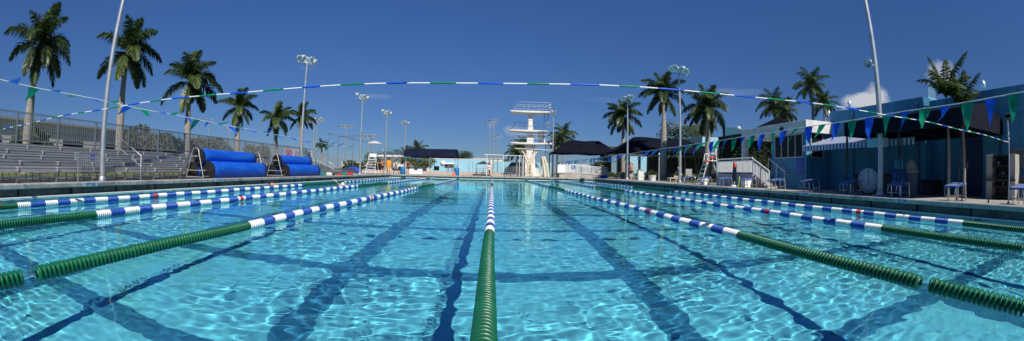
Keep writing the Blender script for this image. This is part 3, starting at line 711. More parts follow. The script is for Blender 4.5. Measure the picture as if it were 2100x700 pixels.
for i, (px, py, Y, w_, h_, mt, lab) in enumerate(((430, 355, 110, 6, 2, 0, 'distant trees past the bleacher end'), (725, 342, 80, 2.5, 1.4, 0, 'dark round bush beside the end of the bleachers'), (775, 335, 75, 3.2, 2.2, 0, 'dark tree behind the lifeguard stand'), (862, 334, 72, 2.6, 1.2, 1, 'leafy bush under the navy canopy'),
                                                  (800, 320, 100, 5, 1.6, 1, 'pale tree left of the navy canopy'), (948, 322, 140, 3.8, 2.0, 0, 'dark trees standing above the pale blue wall'), (925, 326, 145, 3.8, 1.6, 0, 'low tree top left of the dark trees above the blue wall'), (1015, 330, 150, 6, 1.2, 1, 'thin tree line behind the three distant lights'),
                                                  (1395, 275, 62, 3.6, 2.2, 0, 'spreading dark tree showing over the ridge of the big black tent'), (1430, 272, 66, 3.2, 1.6, 1, 'brownish tree top right of the spreading tree'))):
    p = P(px, py, Y=Y); leaf_blob('tree', lab, 'tree', (p.x, Y, p.z), (w_, 2, h_), 1300, leaf_m[mt], i + 200, 'trees beyond the pools', leaf=.2)
for i, (px, X, h_, w_, lab) in enumerate(((1262, 18, .9, 1.1, 'bushy plant at the foot of the leftmost right palm'), (1322, 18, 1.1, 1.6, 'red tinged hedge under the big tent'), (1350, 17, 1.0, 1.3, 'dark green hedge in front of the tall right palm'), (1385, 18.5, .8, 1.7, 'low hedge between the tall palm and the light pole'),
                                          (1420, 19.5, .8, 1.5, 'low hedge behind the seated person'), (1240, 20, .9, 1.2, 'shrub beside the white ramp'), (1445, 20, .9, 1.2, 'shrub at the foot of the palm behind the lifeguard chair'), (1505, 21, 3.6, 2.2, 'tall dark hedge behind the white stair railing'), (1556, 20, 3.8, 2.2, 'tall leafy hedge between the column and the office'))):
    p = P(px, 366, X=X); leaf_blob('shrub', lab, 'shrub', (X, p.y, .26 + h_ * .5), (w_, w_, h_ * .55), 1500, leaf_m[(0, 0, 0, 1, 0, 1, 1, 0, 0)[i]], i + 300, 'shrubs on the lawn side', trunk=True, leaf=.07)
m = MB(); rg = random.Random(4)   # grass beds beside the right deck
m.box((14.9, 30.5, DZ - .01), (25, 50, DZ + .03)); struct(m.build('lawn', grass_m))
m = MB(); V, Fc = [], []
for i in range(9000):
    x, y = rg.uniform(14.9, 25), rg.uniform(30.5, 50); h = rg.uniform(.04, .12); a = rg.uniform(0, 6.28); k = len(V)
    V += [(x, y, DZ + .03), (x + .04 * math.cos(a), y + .04 * math.sin(a), DZ + .03), (x + .03 * math.sin(a), y, DZ + .03 + h)]; Fc.append((k, k + 1, k + 2))
m.add(V, Fc); tag(m.build('grass', leaf_m[1]), 'short grass on the lawn under the right hand palms', 'grass', kind='stuff')

# ------------------------------------------------------------------ long white building behind the bleachers
t = thing('warehouse', 'long low white building with a dark gutter line behind the bleachers', 'building', (-44, 20, .26)); m = MB()
X = -44
ya, yb = -4, P(290, 262, X=X).y; zt = P(140, 257, X=X).z
m.box((X - 12, ya, .2), (X, yb, zt)); m.build('wall', pm('warehouse white', (.58, .56, .52), .8, .08, .6, dirt=(.45, .42, .37), dscale=.3), t)
m = MB(); m.prism([(X + .5, zt - .1), (X + .5, zt + .12), (X - 6, zt + .45), (X - 12.5, zt + .12), (X - 12.5, zt - .1)], 'Y', ya - .3, yb + .3); m.build('roof', pm('warehouse roof', (.30, .29, .28), .8, .1), t)
for k in range(6):
    y = ya + 8 + k * 6.2
    if y > yb - 3: break
    m = MB(); m.box((X, y, 2.0), (X + .06, y + 3.2, 3.1)); m.box((X + .06, y + 1.5, 2.0), (X + .09, y + 1.6, 3.1), white); 
    MB().box((X, y, 2.0), (X + .06, y + 3.2, 3.1)).build('window', dark_glass, t)
m = MB(); m.box((X + .01, ya, zt - 1.0), (X + .05, yb, zt - .93)); m.build('wall_stripe', pm('stripe grey', (.25, .24, .23)), t)

# chain fence posts / cage frame behind the bleacher end
t = thing('batting_cage', 'tall thin pipe frame standing beyond the end of the bleachers', 'cage', (P(674, 352, Y=62).x, 62, .26)); m = MB()
q = [P(674, 274, Y=60), P(694, 279, Y=56), P(725, 279, Y=62), P(762, 279, Y=64)]
m.tube(q, .04, 6); q0 = q
for c in q: m.tube([c, (c.x, c.y, .26)], .04, 6)
m.build('frame', pm('dark pipe', (.16, .17, .19), .5, .1), t)
m = MB(); m.tube([q[1], (q[1].x + .2, q[1].y + 14, q[1].z)], .035, 6); m.build('top_rail', MATS['dark pipe'], t)

# ------------------------------------------------------------------ far end: wall, canopy, platforms
YF = 80
def fx(px, Y): return P(px, 354, Y=Y).x
def fz(px, py, Y): return P(px, py, Y=Y).z
t = thing('blue_wall', 'pale blue painted block wall behind the far deck', 'wall', (fx(935, YF), YF, .26))
m = MB(); m.box((fx(884, YF), YF, .2), (fx(1000, YF), YF + .25, fz(940, 327, YF))); m.build('wall', cyan_wall, t)
m = MB(); m.box((fx(884, YF) - .05, YF - .05, fz(940, 327, YF)), (fx(1000, YF) + .05, YF + .3, fz(940, 327, YF) + .1)); m.build('cap', white, t)
for (a, b) in ((890, 901), (912, 922), (922, 931)):
    m = MB(); m.box((fx(a, YF), YF - .07, fz(a, 349 if a < 900 else 344, YF)), (fx(b, YF) - .05, YF - .01, fz(a, 341 if a < 900 else 337, YF))); f = m.build('opening', dark_glass, t)
m = MB(); m.box((fx(911, YF), YF - .09, fz(920, 337, YF)), (fx(932, YF), YF - .012, fz(920, 334, YF))); m.build('sign_band', white, t)
for j, (a, b) in enumerate(((961, 964), (968, 969))): MB().box((fx(a, YF), YF - .05, .3), (fx(a, YF) + .12, YF - .01, fz(a, 333, YF))).build('pipe', galv, t)
t = thing('wall_clock', 'round white clock on the pale blue wall under the navy canopy', 'clock', (fx(908, YF), YF - .12, fz(908, 335, YF))); c = (fx(908, YF), YF - .08, fz(908, 335, YF))
MB().lathe([(0, 0), (.42, 0), (.45, .04), (0, .04)], c, (0, -1, 0), 20).build('dial', white, t)
m = MB(); m.bar((c[0], YF - .13, c[2]), (c[0] + .2, YF - .13, c[2] + .15), .03, .02); m.bar((c[0], YF - .13, c[2]), (c[0], YF - .13, c[2] + .32), .03, .02); m.build('hands', black_metal, t)
t = thing('white_building', 'low white building with a flat roof far behind the blue wall', 'building', (fx(900, 120), 120, .26))
m = MB(); m.box((fx(700, 120), 120, .2), (fx(884, 120), 130, fz(760, 333, 120))); m.build('wall', offwhite, t)
for k in range(8):
    a = 712 + k * 21; MB().box((fx(a, 120), 119.93, fz(a, 349, 120)), (fx(a + 10, 120), 119.99, fz(a, 342, 120))).build('window', dark_glass, t)
t = thing('white_building', 'white rooftop showing over the blue wall near the three distant lights', 'building', (fx(1000, 130), 130, .26))
MB().box((fx(970, 130), 130, .2), (fx(1030, 130), 138, fz(1000, 326, 130))).build('wall', offwhite, t)
MB().box((fx(969, 130), 129.8, fz(1000, 326, 130)), (fx(1031, 130), 138.2, fz(1000, 325, 130))).build('roof', white, t)
t = thing('blue_building', 'pale blue block building behind the diving boards', 'building', (fx(1040, 110), 110, .26))
MB().box((fx(1012, 110), 110, .2), (fx(1130, 110), 116, fz(1040, 332, 110))).build('wall', cyan_wall, t)
m = MB(); m.prism([(fx(1040, 108), fz(1040, 343, 108)), (fx(1048, 108), fz(1040, 333, 108)), (fx(1098, 108), fz(1040, 333, 108)), (fx(1104, 108), fz(1040, 343, 108))], 'Y', 106, 109.8); m.build('awning', colm('slate blue cloth', (.08, .14, .24)), t)
# raised plinth of the diving pool
t = thing('plinth', 'low pinkish concrete kerb wall along the far deck', 'wall', (0, 57.5, DZ))
m = MB(); m.box((fx(742, 57.5), 57.5, DZ - .01), (fx(1060, 57.5), 58.0, DZ + .42), bev=.02); m.build('wall', pm('pink concrete', (.52, .42, .35), .8, .12, 2, dirt=(.4, .33, .28)), t)
m = MB(); m.box((fx(840, 57.2), 57.0, DZ), (fx(866, 57.2), 57.45, DZ + .5), bev=.02); tag(m.build('storage_bench', white), 'white bench box against the pink kerb left of the equipment', 'bench')
# navy canopy
Y = 62
t = thing('shade_canopy', 'long navy cloth canopy on thin posts over the far deck', 'canopy', (fx(880, Y), Y, DZ)); m = MB()
xa, xb = fx(827, Y), fx(934, Y); z1, z0 = fz(880, 309, Y), fz(880, 322, Y)
m.prism([(Y - .1, z0), (Y + .25, z1), (Y + 2.6, z1 + .35), (Y + 5.2, z1 - .1), (Y + 5.6, z0), (Y + 5.5, z0), (Y + 5.1, z1 - .15), (Y + 2.6, z1 + .28), (Y + .32, z1 - .06), (Y - .02, z0)], 'X', xa, xb); m.build('cloth', navy_cloth, t)
MB().add([(xb - .02, Y - .05, z0), (xb - .02, Y + .28, z1 - .05), (xb - .02, Y + 2.6, z1 + .3), (xb - .02, Y + 5.1, z1 - .12), (xb - .02, Y + 5.5, z0)], [(0, 1, 2, 3, 4)]).build('end_panel', navy_cloth, t)
for x in (xa + .1, (xa + xb) / 2, xb - .1):
    for y in (Y + .1, Y + 5.3): MB().tube([(x, y, DZ), (x, y, z0 + .3)], .045, 8).build('post', galv if x > xa + 1 else black_metal, t)
# 3 m platform with white slab and railings, left
Y = 60; t = thing('judges_platform', 'raised white platform with blue railings at the far end', 'platform', (fx(795, Y), Y, DZ)); m = MB()
xa, xb = fx(757, Y), fx(822, Y); z1, z0 = fz(795, 318, Y), fz(795, 323, Y)
m.add([(xa, Y, z0 + .12), (xb, Y, z0 + .12), (xb, Y + 4, z0 + .12), (xa, Y + 4, z0 + .12), (xa, Y, z1), (xb, Y, z1), (xb, Y + 4, z1), (xa, Y + 4, z1)], [(3, 2, 1, 0), (4, 5, 6, 7), (0, 1, 5, 4), (1, 2, 6, 5), (2, 3, 7, 6), (3, 0, 4, 7)])
m.prism([(xa + .8, z0 + .12), (xb - .8, z0 + .12), (xb - 1.5, z0 - .35), (xa + 1.5, z0 - .35)], 'Y', Y + .5, Y + 3.5); m.build('slab', white, t)
m = MB()
for zz in (.45, .9): m.tube([(xa + 1.2, Y + .1, z1 + zz), (xb, Y + .1, z1 + zz)], .025, 6); m.tube([(xa + 1.2, Y + 3.9, z1 + zz), (xb, Y + 3.9, z1 + zz)], .025, 6)
for k in range(7): x = xa + 1.2 + (xb - xa - 1.2) * k / 6; m.tube([(x, Y + .1, z1), (x, Y + .1, z1 + .9)], .025, 6); m.tube([(x, Y + 3.9, z1), (x, Y + 3.9, z1 + .9)], .025, 6)
m.build('railing', colm('dull blue paint', (.06, .17, .30)), t)
for x in (xa + 1.9, xb - 1.9): MB().box((x - .25, Y + 1.2, DZ), (x + .25, Y + 2.6, z0 - .3)).build('pier', white, t)
m = MB()
for x in (fx(783, Y - .4), fx(790, Y - .4)): m.tube([(x, Y - .9, DZ), (x, Y, z1 + .9)], .022, 6)
for k in range(9): u = k / 9; m.tube([(fx(783, Y - .4), Y - .9 + .9 * u, DZ + (z1 - DZ) * u), (fx(790, Y - .4), Y - .9 + .9 * u, DZ + (z1 - DZ) * u)], .018, 5)
m.build('ladder', galv, t)

def lifeguard_chair(x, y, h, lab, rz=0, sunshade=False, mat=white):
    t = thing('lifeguard_chair', lab, 'lifeguard chair', (0, 0, 0), 'lifeguard chairs'); w2 = .42
    m = MB(); fr = []
    for s in (-1, 1):
        MB().tube([(s * w2 * 1.5, -.55, 0), (s * w2, -.1, h), (s * w2, -.05, h + .42), (s * w2, .02, h + .47), (s * w2, .38, h + .47)], .028, 8).build('leg', mat, t)
        MB().tube([(s * w2 * 1.5, 1.15, 0), (s * w2, .5, h), (s * w2, .42, h + .75)], .028, 8).build('leg', mat, t)
    for k in range(5):
        u = (k + .6) / 5.4; ww = w2 * (1.5 - .5 * u); MB().tube([(-ww, -.55 + .45 * u, h * u), (ww, -.55 + .45 * u, h * u)], .026, 8).build('rung', mat, t)
    MB().box((-w2, -.2, h), (w2, .52, h + .05), bev=.01).build('seat', mat, t)
    m = MB(); m.box((-w2, .46, h + .38), (w2, .5, h + .78), bev=.01); m.build('backrest', mat, t)
    for s in (-1, 1): MB().bar((s * w2 * 1.35, -.45, h * .22), (s * w2 * 1.35, .95, h * .22), .03, .03).build('side_brace', mat, t)
    if sunshade:
        MB().tube([(w2 * .4, .45, h + .1), (w2 * .4, .35, h + 2.0)], .03, 8).build('shade_pole', mat, t)
        m = MB(); m.lathe([(.95, 0), (.75, .12), (.4, .27), (0, .36)], (w2 * .4, .3, h + 1.9), n=8, smooth=False); m.lathe([(.94, -.01), (.4, .24), (0, .33)], (w2 * .4, .3, h + 1.9), n=8, smooth=False); m.build('sunshade', pm('silver shade cloth', (.55, .57, .58), .5), t)
    t.location = (x, y, DZ); t.rotation_euler = (0, 0, rz); t.scale = (1, 1, 1)
    return t
lifeguard_chair(fx(764, 52), 51.6, fz(764, 325, 52) - DZ - .2, 'white lifeguard chair with a silver sunshade at the far end', 0, True)
b = P(1452, 374, Z=DZ); lifeguard_chair(13.1, P(1450, 350, X=13.1).y, P(1452, 331, X=13.1).z - DZ, 'tall white lifeguard chair on the right deck under the royal palm', R(-100))
# rescue tubes on the near lifeguard chair
for k, (dx, dz, lab) in enumerate(((0, 0, 'red rescue tube hung on the near lifeguard chair'), (.0, .35, 'red rescue bag on the seat of the near lifeguard chair'))):
    p = P(1452 + k * 8, 331 - k * 7, X=12.95); m = MB(); m.tube([p + Vector((-.2, 0, .05)), p, p + Vector((.2, 0, .02))], [.04, .055, .035], 8); tag(m.build('rescue_tube', colm('rescue red', (.6, .04, .02), .45)), lab, 'rescue tube')

# diving tower
def diving_tower():
    Y = 64; t = thing('diving_tower', 'white concrete diving tower with three platforms and railings', 'diving tower', (fx(1085, Y), Y, DZ))
    X = lambda px: fx(px, Y); Z = lambda py: fz(1085, py, Y)
    conc = pm('white concrete', (.78, .76, .72), .75, .08, 1.5, dirt=(.60, .57, .50), dscale=1.6, stretch=(1, 1, .2))
    m = MB()
    def taper(xa, xb, xc, xd, z0, z1, y0, y1): m.add([(xa, y0, z0), (xb, y0, z0), (xb, y1, z0), (xa, y1, z0), (xc, y0, z1), (xd, y0, z1), (xd, y1, z1), (xc, y1, z1)], [(3, 2, 1, 0), (4, 5, 6, 7), (0, 1, 5, 4), (1, 2, 6, 5), (2, 3, 7, 6), (3, 0, 4, 7)])
    taper(X(1076), X(1098), X(1078), X(1095), DZ, Z(296), Y, Y + 1.3)
    taper(X(1079), X(1093.5), X(1082), X(1090), Z(296), Z(236), Y - .003, Y + 1.1)
    taper(X(1081), X(1092), X(1076), X(1101), Z(236), Z(231), Y - .2, Y + 1.4)
    m.build('column', conc, t)
    m = MB(); m.prism([(X(1076), DZ), (X(1107), DZ), (X(1101), Z(344)), (X(1076), Z(344))], 'Y', Y - .8, Y + 1.5); m.build('base_block', conc, t)
    def rail(pa, pb, z, h, closed_left=True, mat=None):
        a, b = X(pa), X(pb)
        for yy in (Y - .75, Y + 1.9):
            m = MB()
            for zz in (.5, 1.): m.tube([(a + (h * .7 if zz == 1. else h * .35), yy, z + h * zz), (b, yy, z + h * zz)], .017, 6)
            m.tube([(a, yy, z), (a + h * .7, yy, z + h)], .028, 6)
            n = 6
            for k in range(1, n + 1): x = a + h * .7 + (b - a - h * .7) * k / n; m.tube([(x, yy, z), (x, yy, z + h)], .018, 6)
            m.build('railing', mat or galv, t)
    for (pa, pb, pz, thick, rh, mt, ra) in ((1044, 1127, 229, .24, 1.25, galv, 1048), (1043, 1106, 268, .20, 1.35, colm('dull blue paint', (.06, .17, .30)), 1044), (1046, 1132, 293.5, .22, 1.15, galv, 1047)):
        m = MB(); z = Z(pz); m.prism([(X(pa), z), (X(pb), z), (X(pb), z - thick * .7), (X(1096), z - thick), (X(1078), z - thick), (X(pa), z - thick * .55)], 'Y', Y - .8, Y + 1.95)
        p = m.build('platform', conc, t)
        m = MB(); m.box((X(pa) + .1, Y - .75, z), (X(pb) - .1, Y + 1.9, z + .03)); m.build('deck_mat', pm('platform mat', (.45, .5, .52)), p)
        rail(ra, pb - 1, z, rh, mat=mt)
    m = MB()
    for (pa, pb, za, zb) in ((1113, 1121, 293, 214), (1116, 1126, 346, 296)):
        for px in (pa, pb): m.tube([(X(px), Y + .3, Z(za)), (X(px) + .2, Y + .5, Z(zb))], .04, 6)
        n = 14
        for k in range(n): u = (k + .5) / n; m.tube([(X(pa) + .2 * u, Y + .3 + .2 * u, Z(za) + (Z(zb) - Z(za)) * u), (X(pb) + .2 * u, Y + .3 + .2 * u, Z(za) + (Z(zb) - Z(za)) * u)], .022, 5)
    m.build('ladder', colm('dull blue paint', (.06, .17, .30)), t)
    m = MB(); m.bar((X(1109), Y + 1.5, Z(293)), (X(1104), Y + 1.5, Z(268)), .5, .12); m.bar((X(1114), Y + 1.5, Z(293)), (X(1109), Y + 1.5, Z(268)), .1, .9); m.box((X(1104), Y - .7, Z(268) - .1), (X(1122), Y + 1.8, Z(268))); m.build('stair', conc, t)
    for (px, py) in ((1124, 216), (1125, 222), (1122, 254), (1122, 259)):
        m = MB(); m.lathe([(0, -.12), (.14, -.1), (.2, .02), (.16, .03), (0, .0)], (X(px), Y - .6, Z(py)), (-.6, -1, -.4), 10); m.build('lamp', chrome, t)
diving_tower()
# springboard stands
def y_stand(px, Y, hgt, lab, boardlen=4.6):
    x = fx(px, Y); t = thing('springboard', lab, 'springboard', (x, Y, DZ), 'springboards beside the diving tower'); zt = hgt
    for s in (-1, 1):
        m = MB(); m.tube([(x + s * .5, Y, DZ), (x + s * .22, Y, DZ + .9), (x + s * .18, Y, DZ + 1.5), (x + s * .7, Y, zt - .5), (x + s * 1.05, Y, zt)], [.12, .12, .13, .10, .09], 8); m.tube([(x + s * .15, Y + .35, DZ), (x - s * .1, Y + .3, DZ + 1.4), (x + s * .55, Y + .3, zt)], .08, 8)
        m.build('stand_leg', beige, t)
    m = MB(); 
    for k in range(6): z = DZ + .3 + k * .42; m.tube([(x - .3, Y, z), (x + .3, Y, z)], .03, 6)
    m.build('rung', beige, t)
    MB().box((x - 1.7, Y - .1, zt), (x + 1.7, Y + .4, zt + .08), bev=.02).build('deck_plate', beige, t)
    m = MB(); m.add([(x - 1.9, Y - .3, zt + .14), (x - 1.9, Y + .3, zt + .14), (x + boardlen - 1.9, Y + .3, zt + .02), (x + boardlen - 1.9, Y - .3, zt + .02), (x - 1.9, Y - .3, zt + .2), (x - 1.9, Y + .3, zt + .2), (x + boardlen - 1.9, Y + .3, zt + .07), (x + boardlen - 1.9, Y - .3, zt + .07)], [(0, 1, 2, 3), (7, 6, 5, 4), (0, 3, 7, 4), (1, 5, 6, 2), (0, 4, 5, 1), (2, 6, 7, 3)]); m.build('board', white, t)
y_stand(1085.5, 57, fz(1085, 308, 57), 'three metre springboard on a cream Y shaped stand in front of the tower')
t = thing('springboard_stair', 'cream ladder stair leaning right of the springboard stand', 'stair', (fx(1116, 57), 57, DZ))
for (pa, pb) in ((1111, 1118), (1115, 1125)):
    xa, xb = fx(pa, 57), fx(pb, 57); MB().tube([(xa, 57, fz(1110, 321, 57)), (xb - .15, 57, DZ + 1.2), (xb, 57, DZ)], .14, 8).build('side_rail', beige, t)
    MB().tube([(fx(pa, 57), 57.4, fz(1110, 322, 57)), (fx(pb - 9, 57), 57.4, DZ)], .1, 8).build('side_rail', beige, t)
m = MB()
for k in range(8): u = (k + .5) / 8; x = fx(1111 + 7 * u, 57); z = fz(1110, 321, 57) * (1 - u) + DZ * u; m.box((x - .1, 56.9, z - .03), (x + .5, 57.4, z + .03))
m.build('tread', beige, t)

# fence of railings and pipe frame before the diving pool
t = thing('pipe_frame', 'tall white pipe frame standing on the far deck left of the tower', 'frame', (fx(1030, 54), 54, DZ)); m = MB(); Y = 54
zt = fz(1030, 318, Y)
m.tube([(fx(992, Y), Y, zt), (fx(1073, Y), Y, zt - .08)], .035, 8)
for px in (998, 1031.5, 1065, 1073): m.tube([(fx(px, Y), Y, DZ), (fx(px, Y), Y, zt - .02)], .035, 8)
m.build('frame', white, t)
def bench_bleacher(pa, pb, Y, rows, lab):
    xa, xb = fx(pa, Y), fx(pb, Y); t = thing('portable_bleacher', lab, 'bleacher', (xa, Y, DZ), 'small portable bleachers')
    for r_ in range(rows):
        MB().box((xa, Y + .55 * r_, DZ + .4 + .24 * r_), (xb, Y + .55 * r_ + .27, DZ + .45 + .24 * r_)).build('seat_plank', alu, t)
        MB().box((xa, Y + .55 * r_ - .3, DZ + .16 + .24 * r_), (xb, Y + .55 * r_ - .05, DZ + .2 + .24 * r_)).build('foot_plank', alu, t)
    m = MB()
    for x in (xa + .3, (xa + xb) / 2, xb - .3):
        m.bar((x, Y - .3, DZ + .05), (x, Y + .55 * rows, DZ + .3 + .24 * rows), .05, .05); m.bar((x, Y + .2, DZ), (x, Y + .2, DZ + .45), .05, .05); m.bar((x, Y + .55 * rows - .3, DZ), (x, Y + .55 * rows - .3, DZ + .24 * rows + .3), .05, .05)
    m.bar((xa + .3, Y - .1, DZ), (xb - .3, Y - .1, DZ + .5), .04, .04); m.bar((xb - .3, Y - .12, DZ), (xa + .3, Y - .12, DZ + .5), .04, .04); m.build('frame', alu, t)
bench_bleacher(1034, 1074, 55, 4, 'small portable bleacher left of the springboard'); bench_bleacher(972, 1010, 56, 3, 'small portable bleacher under the grey pop-up tent'); bench_bleacher(912, 938, 59, 4, 'small portable bleacher in front of the blue wall')
t = thing('popup_tent', 'small dark grey pop-up tent behind the portable bleacher', 'tent', (fx(990, 68), 68, DZ)); xa, xb = fx(976, 68), fx(1006, 68); za, zb = fz(990, 337, 68), fz(990, 330, 68); xm = (xa + xb) / 2
MB().add([(xa, 67, za), (xb, 67, za), (xb, 69.5, za), (xa, 69.5, za), (xm, 68.2, zb)], [(0, 1, 4), (1, 2, 4), (2, 3, 4), (3, 0, 4), (3, 2, 1, 0)]).build('cloth', colm('grey brown cloth', (.06, .055, .055)), t)
for x in (xa + .05, xb - .05):
    for y in (67.05, 69.4): MB().tube([(x, y, DZ), (x, y, za)], .03, 6).build('post', galv, t)
def barrel(x, y, h, r, lab, mat=None):
    m = MB(); m.lathe([(r * .94, 0), (r, .03), (r, h * .3), (r * 1.03, h * .33), (r, h * .36), (r, h * .64), (r * 1.03, h * .67), (r, h * .7), (r, h - .03), (r * .94, h), (r * .9, h - .02), (0, h - .03)], (0, 0, 0), n=20)
    t = thing('barrel', lab, 'barrel', (x, y, DZ)); o = m.build('drum', mat or colm('barrel blue', (.01, .16, .42), .45), t, True)
    m = MB(); m.lathe([(r * .99, h), (r, h + .015), (r * .93, h + .02), (r * .9, h + .005)], (0, 0, 0), n=20); m.build('rim', o.data.materials[0], t, True)
    return t
barrel(fx(826, 53), 53, .85, .32, 'blue plastic barrel beside the man in white on the far deck'); barrel(fx(936, 52), 52, .85, .32, 'blue plastic barrel in front of the pale blue wall')
m = MB(); c = (fx(931.5, 51.8), 51.8, DZ); m.lathe([(.28, 0), (.02, .5), (0, .52)], c, n=12); m.box((c[0] - .25, c[1] - .25, DZ), (c[0] + .25, c[1] + .25, DZ + .03)); tag(m.build('traffic_cone', colm('cone orange', (.7, .12, .06))), 'small orange cone beside the right hand blue barrel', 'cone')
def lounge(px, Y, lab, mat):
    x = fx(px, Y); t = thing('deck_chair', lab, 'deck chair', (x, Y, DZ), 'deck chairs on the far side')
    m = MB(); m.add([(x - .3, Y - .5, DZ + .35), (x + .3, Y - .5, DZ + .35), (x + .3, Y + .3, DZ + .38), (x - .3, Y + .3, DZ + .38), (x + .3, Y + .8, DZ + 1.0), (x - .3, Y + .8, DZ + 1.0)], [(0, 1, 2, 3), (3, 2, 4, 5)]); m.build('sling', mat, t)
    m = MB()
    for s in (-.32, .32): m.tube([(x + s, Y - .5, DZ), (x + s, Y - .5, DZ + .36), (x + s, Y + .3, DZ + .38), (x + s, Y + .8, DZ + 1.)], .022, 6); m.tube([(x + s, Y + .4, DZ), (x + s, Y + .2, DZ + .4)], .022, 6)
    m.build('frame', white, t)
for k, px in enumerate((843, 851, 860, 869)): lounge(px, 63 + (k % 2), ('white deck chair behind the blue barrel, first of four', 'white deck chair, second of four in the row under the canopy', 'white deck chair, third of four in the row under the canopy', 'white deck chair nearest the middle of the navy canopy')[k], white)
for (px, Y, w_, h_, c, lab) in ((722, 62, 1.6, .9, (.01, .05, .4), 'heap of blue tarpaulin beyond the bleachers'), (768, 63, 2.2, .7, (.01, .05, .4), 'long heap of blue tarpaulin behind the sunshade chair'), (713, 56, 1.3, .7, (.03, .04, .07), 'dark covered lane rope reel past the bleachers'), (800, 66, 2.0, .9, (.02, .04, .09), 'dark covered equipment behind the men on the far deck'), (700, 50, 1.2, .5, (.05, .06, .09), 'dark kit pile on the deck by the bleacher end')):
    rg = random.Random(px); x = fx(px, Y); m = MB(); v, f = [], []; n = 10
    for i in range(n + 1):
        for j in range(7):
            a = math.pi * j / 6; e = math.sin(math.pi * min(.97, max(.06, i / n))) ** .4; rr = rg.uniform(.85, 1.1)
            v.append((x + (i / n - .5) * 2 * w_, Y - math.cos(a) * .6 * e * rr, DZ - .01 + math.sin(a) * h_ * e * rr))
    for i in range(n):
        for j in range(6): q = i * 7 + j; f.append((q, q + 7, q + 8, q + 1))
    m.add(v, f, None, True); m.add(v[:7], [tuple(range(7))]); m.add(v[-7:], [tuple(range(7))[::-1]]); tag(m.build('tarpaulin_heap', colm('tarp%d' % px, c)), lab, 'tarpaulin')
# swim bags along the far part of the left deck
cols = (('navy', (.03, .06, .16)), ('green', (.0, .22, .10)), ('white', (.7, .7, .7)), ('red', (.5, .02, .04)), ('blue', (.02, .1, .45)), ('black', (.02, .02, .025)), ('maroon', (.25, .03, .06)), ('grey', (.25, .27, .3)))
rg = random.Random(77)
for k, (px, ci) in enumerate(((643, 5), (652, 0), (657, 4), (666, 1), (675, 2), (683, 5), (699, 3), (706, 1), (712, 3), (720, 2), (727, 7))):
    y = P(px, 361, X=-12.4).y; x = -12.4 + rg.uniform(-.2, .2); h = rg.uniform(.2, .34); L_ = rg.uniform(.45, .7); nm, c = cols[ci]
    t = thing('swim_bag', '%s swim bag on the left deck, %s past the cover racks' % (nm, ('nearest', 'second', 'third', 'fourth', 'fifth', 'sixth', 'seventh', 'eighth', 'ninth', 'second last', 'last in the row')[k]), 'bag', (x, y, DZL), 'swim bags on the bleacher side deck', rg.uniform(.7, 2.4))
    m = MB(); m.lathe([(.02, 0), (.16, .02), (.2, .12), (.2, L_ - .12), (.16, L_ - .02), (.02, L_)], (0, -L_ / 2, h * .5), (0, 1, 0), 12, sy=h / .4); m.build('bag_body', colm('bag ' + nm, c), t, True)
    m = MB(); m.tube([(.1, -.15, h * .9), (.1, -.1, h * 1.2), (.1, .1, h * 1.2), (.1, .15, h * .9)], .014, 5); m.build('strap', black_foam, t, True)

# ------------------------------------------------------------------ tents and pavilion, right background
def tent(xa, xb, ya, yb, zl, zr, lab, ridge=.3, mat=black_cloth):
    t = thing('shade_tent', lab, 'tent', ((xa + xb) / 2, (ya + yb) / 2, DZ), 'black shade tents'); n = 8; v, f = [], []
    ra, rb = xa + (xb - xa) * ridge, xb - (xb - xa) * .2; ym = (ya + yb) / 2
    for (x0, x1, y, z) in ((xa, xb, ya, zl), (ra, rb, ym, zr), (xa, xb, yb, zl)):
        for i in range(n + 1): u = i / n; v.append((x0 + (x1 - x0) * u, y, z + (-.10 * math.sin(math.pi * u * 2) ** 2 if z == zl else .05 * math.sin(9 * u))))
    for r_ in range(2):
        for i in range(n): q = r_ * (n + 1) + i; f.append((q, q + 1, q + n + 2, q + n + 1))
    f += [(0, n + 1, 2 * n + 2), (n, 3 * n + 2, 2 * n + 1)]
    v2 = [(a, b, c - .03) for a, b, c in v]; MB().add(v, f, None, True).add(v2, [g[::-1] for g in f]).add([(xa, ya, zl), (xb, ya, zl), (xb, ya, zl - .22), (xa, ya, zl - .22)], [(3, 2, 1, 0)]).add([(xa, ya, zl), (xa, yb, zl), (xa, yb, zl - .22), (xa, ya, zl - .22)], [(0, 1, 2, 3)]).build('cloth', mat, t)
    for x in (xa + .1, xb - .1):
        for y in (ya + .1, yb - .1): MB().tube([(x, y, DZ), (x, y, zl)], .07, 8).build('post', black_metal, t)
    return t
Y = 56; tent(fx(1141, Y), fx(1268, Y), Y, Y + 8, fz(1200, 312, Y), fz(1195, 289, Y + 4), 'black hipped shade tent right of the diving tower', .26)
Y = 46; tent(fx(1286, Y), fx(1470, Y), Y, Y + 9, fz(1350, 308, Y), fz(1380, 284, Y + 4), 'big black shade tent behind the right hand royal palms', .2)
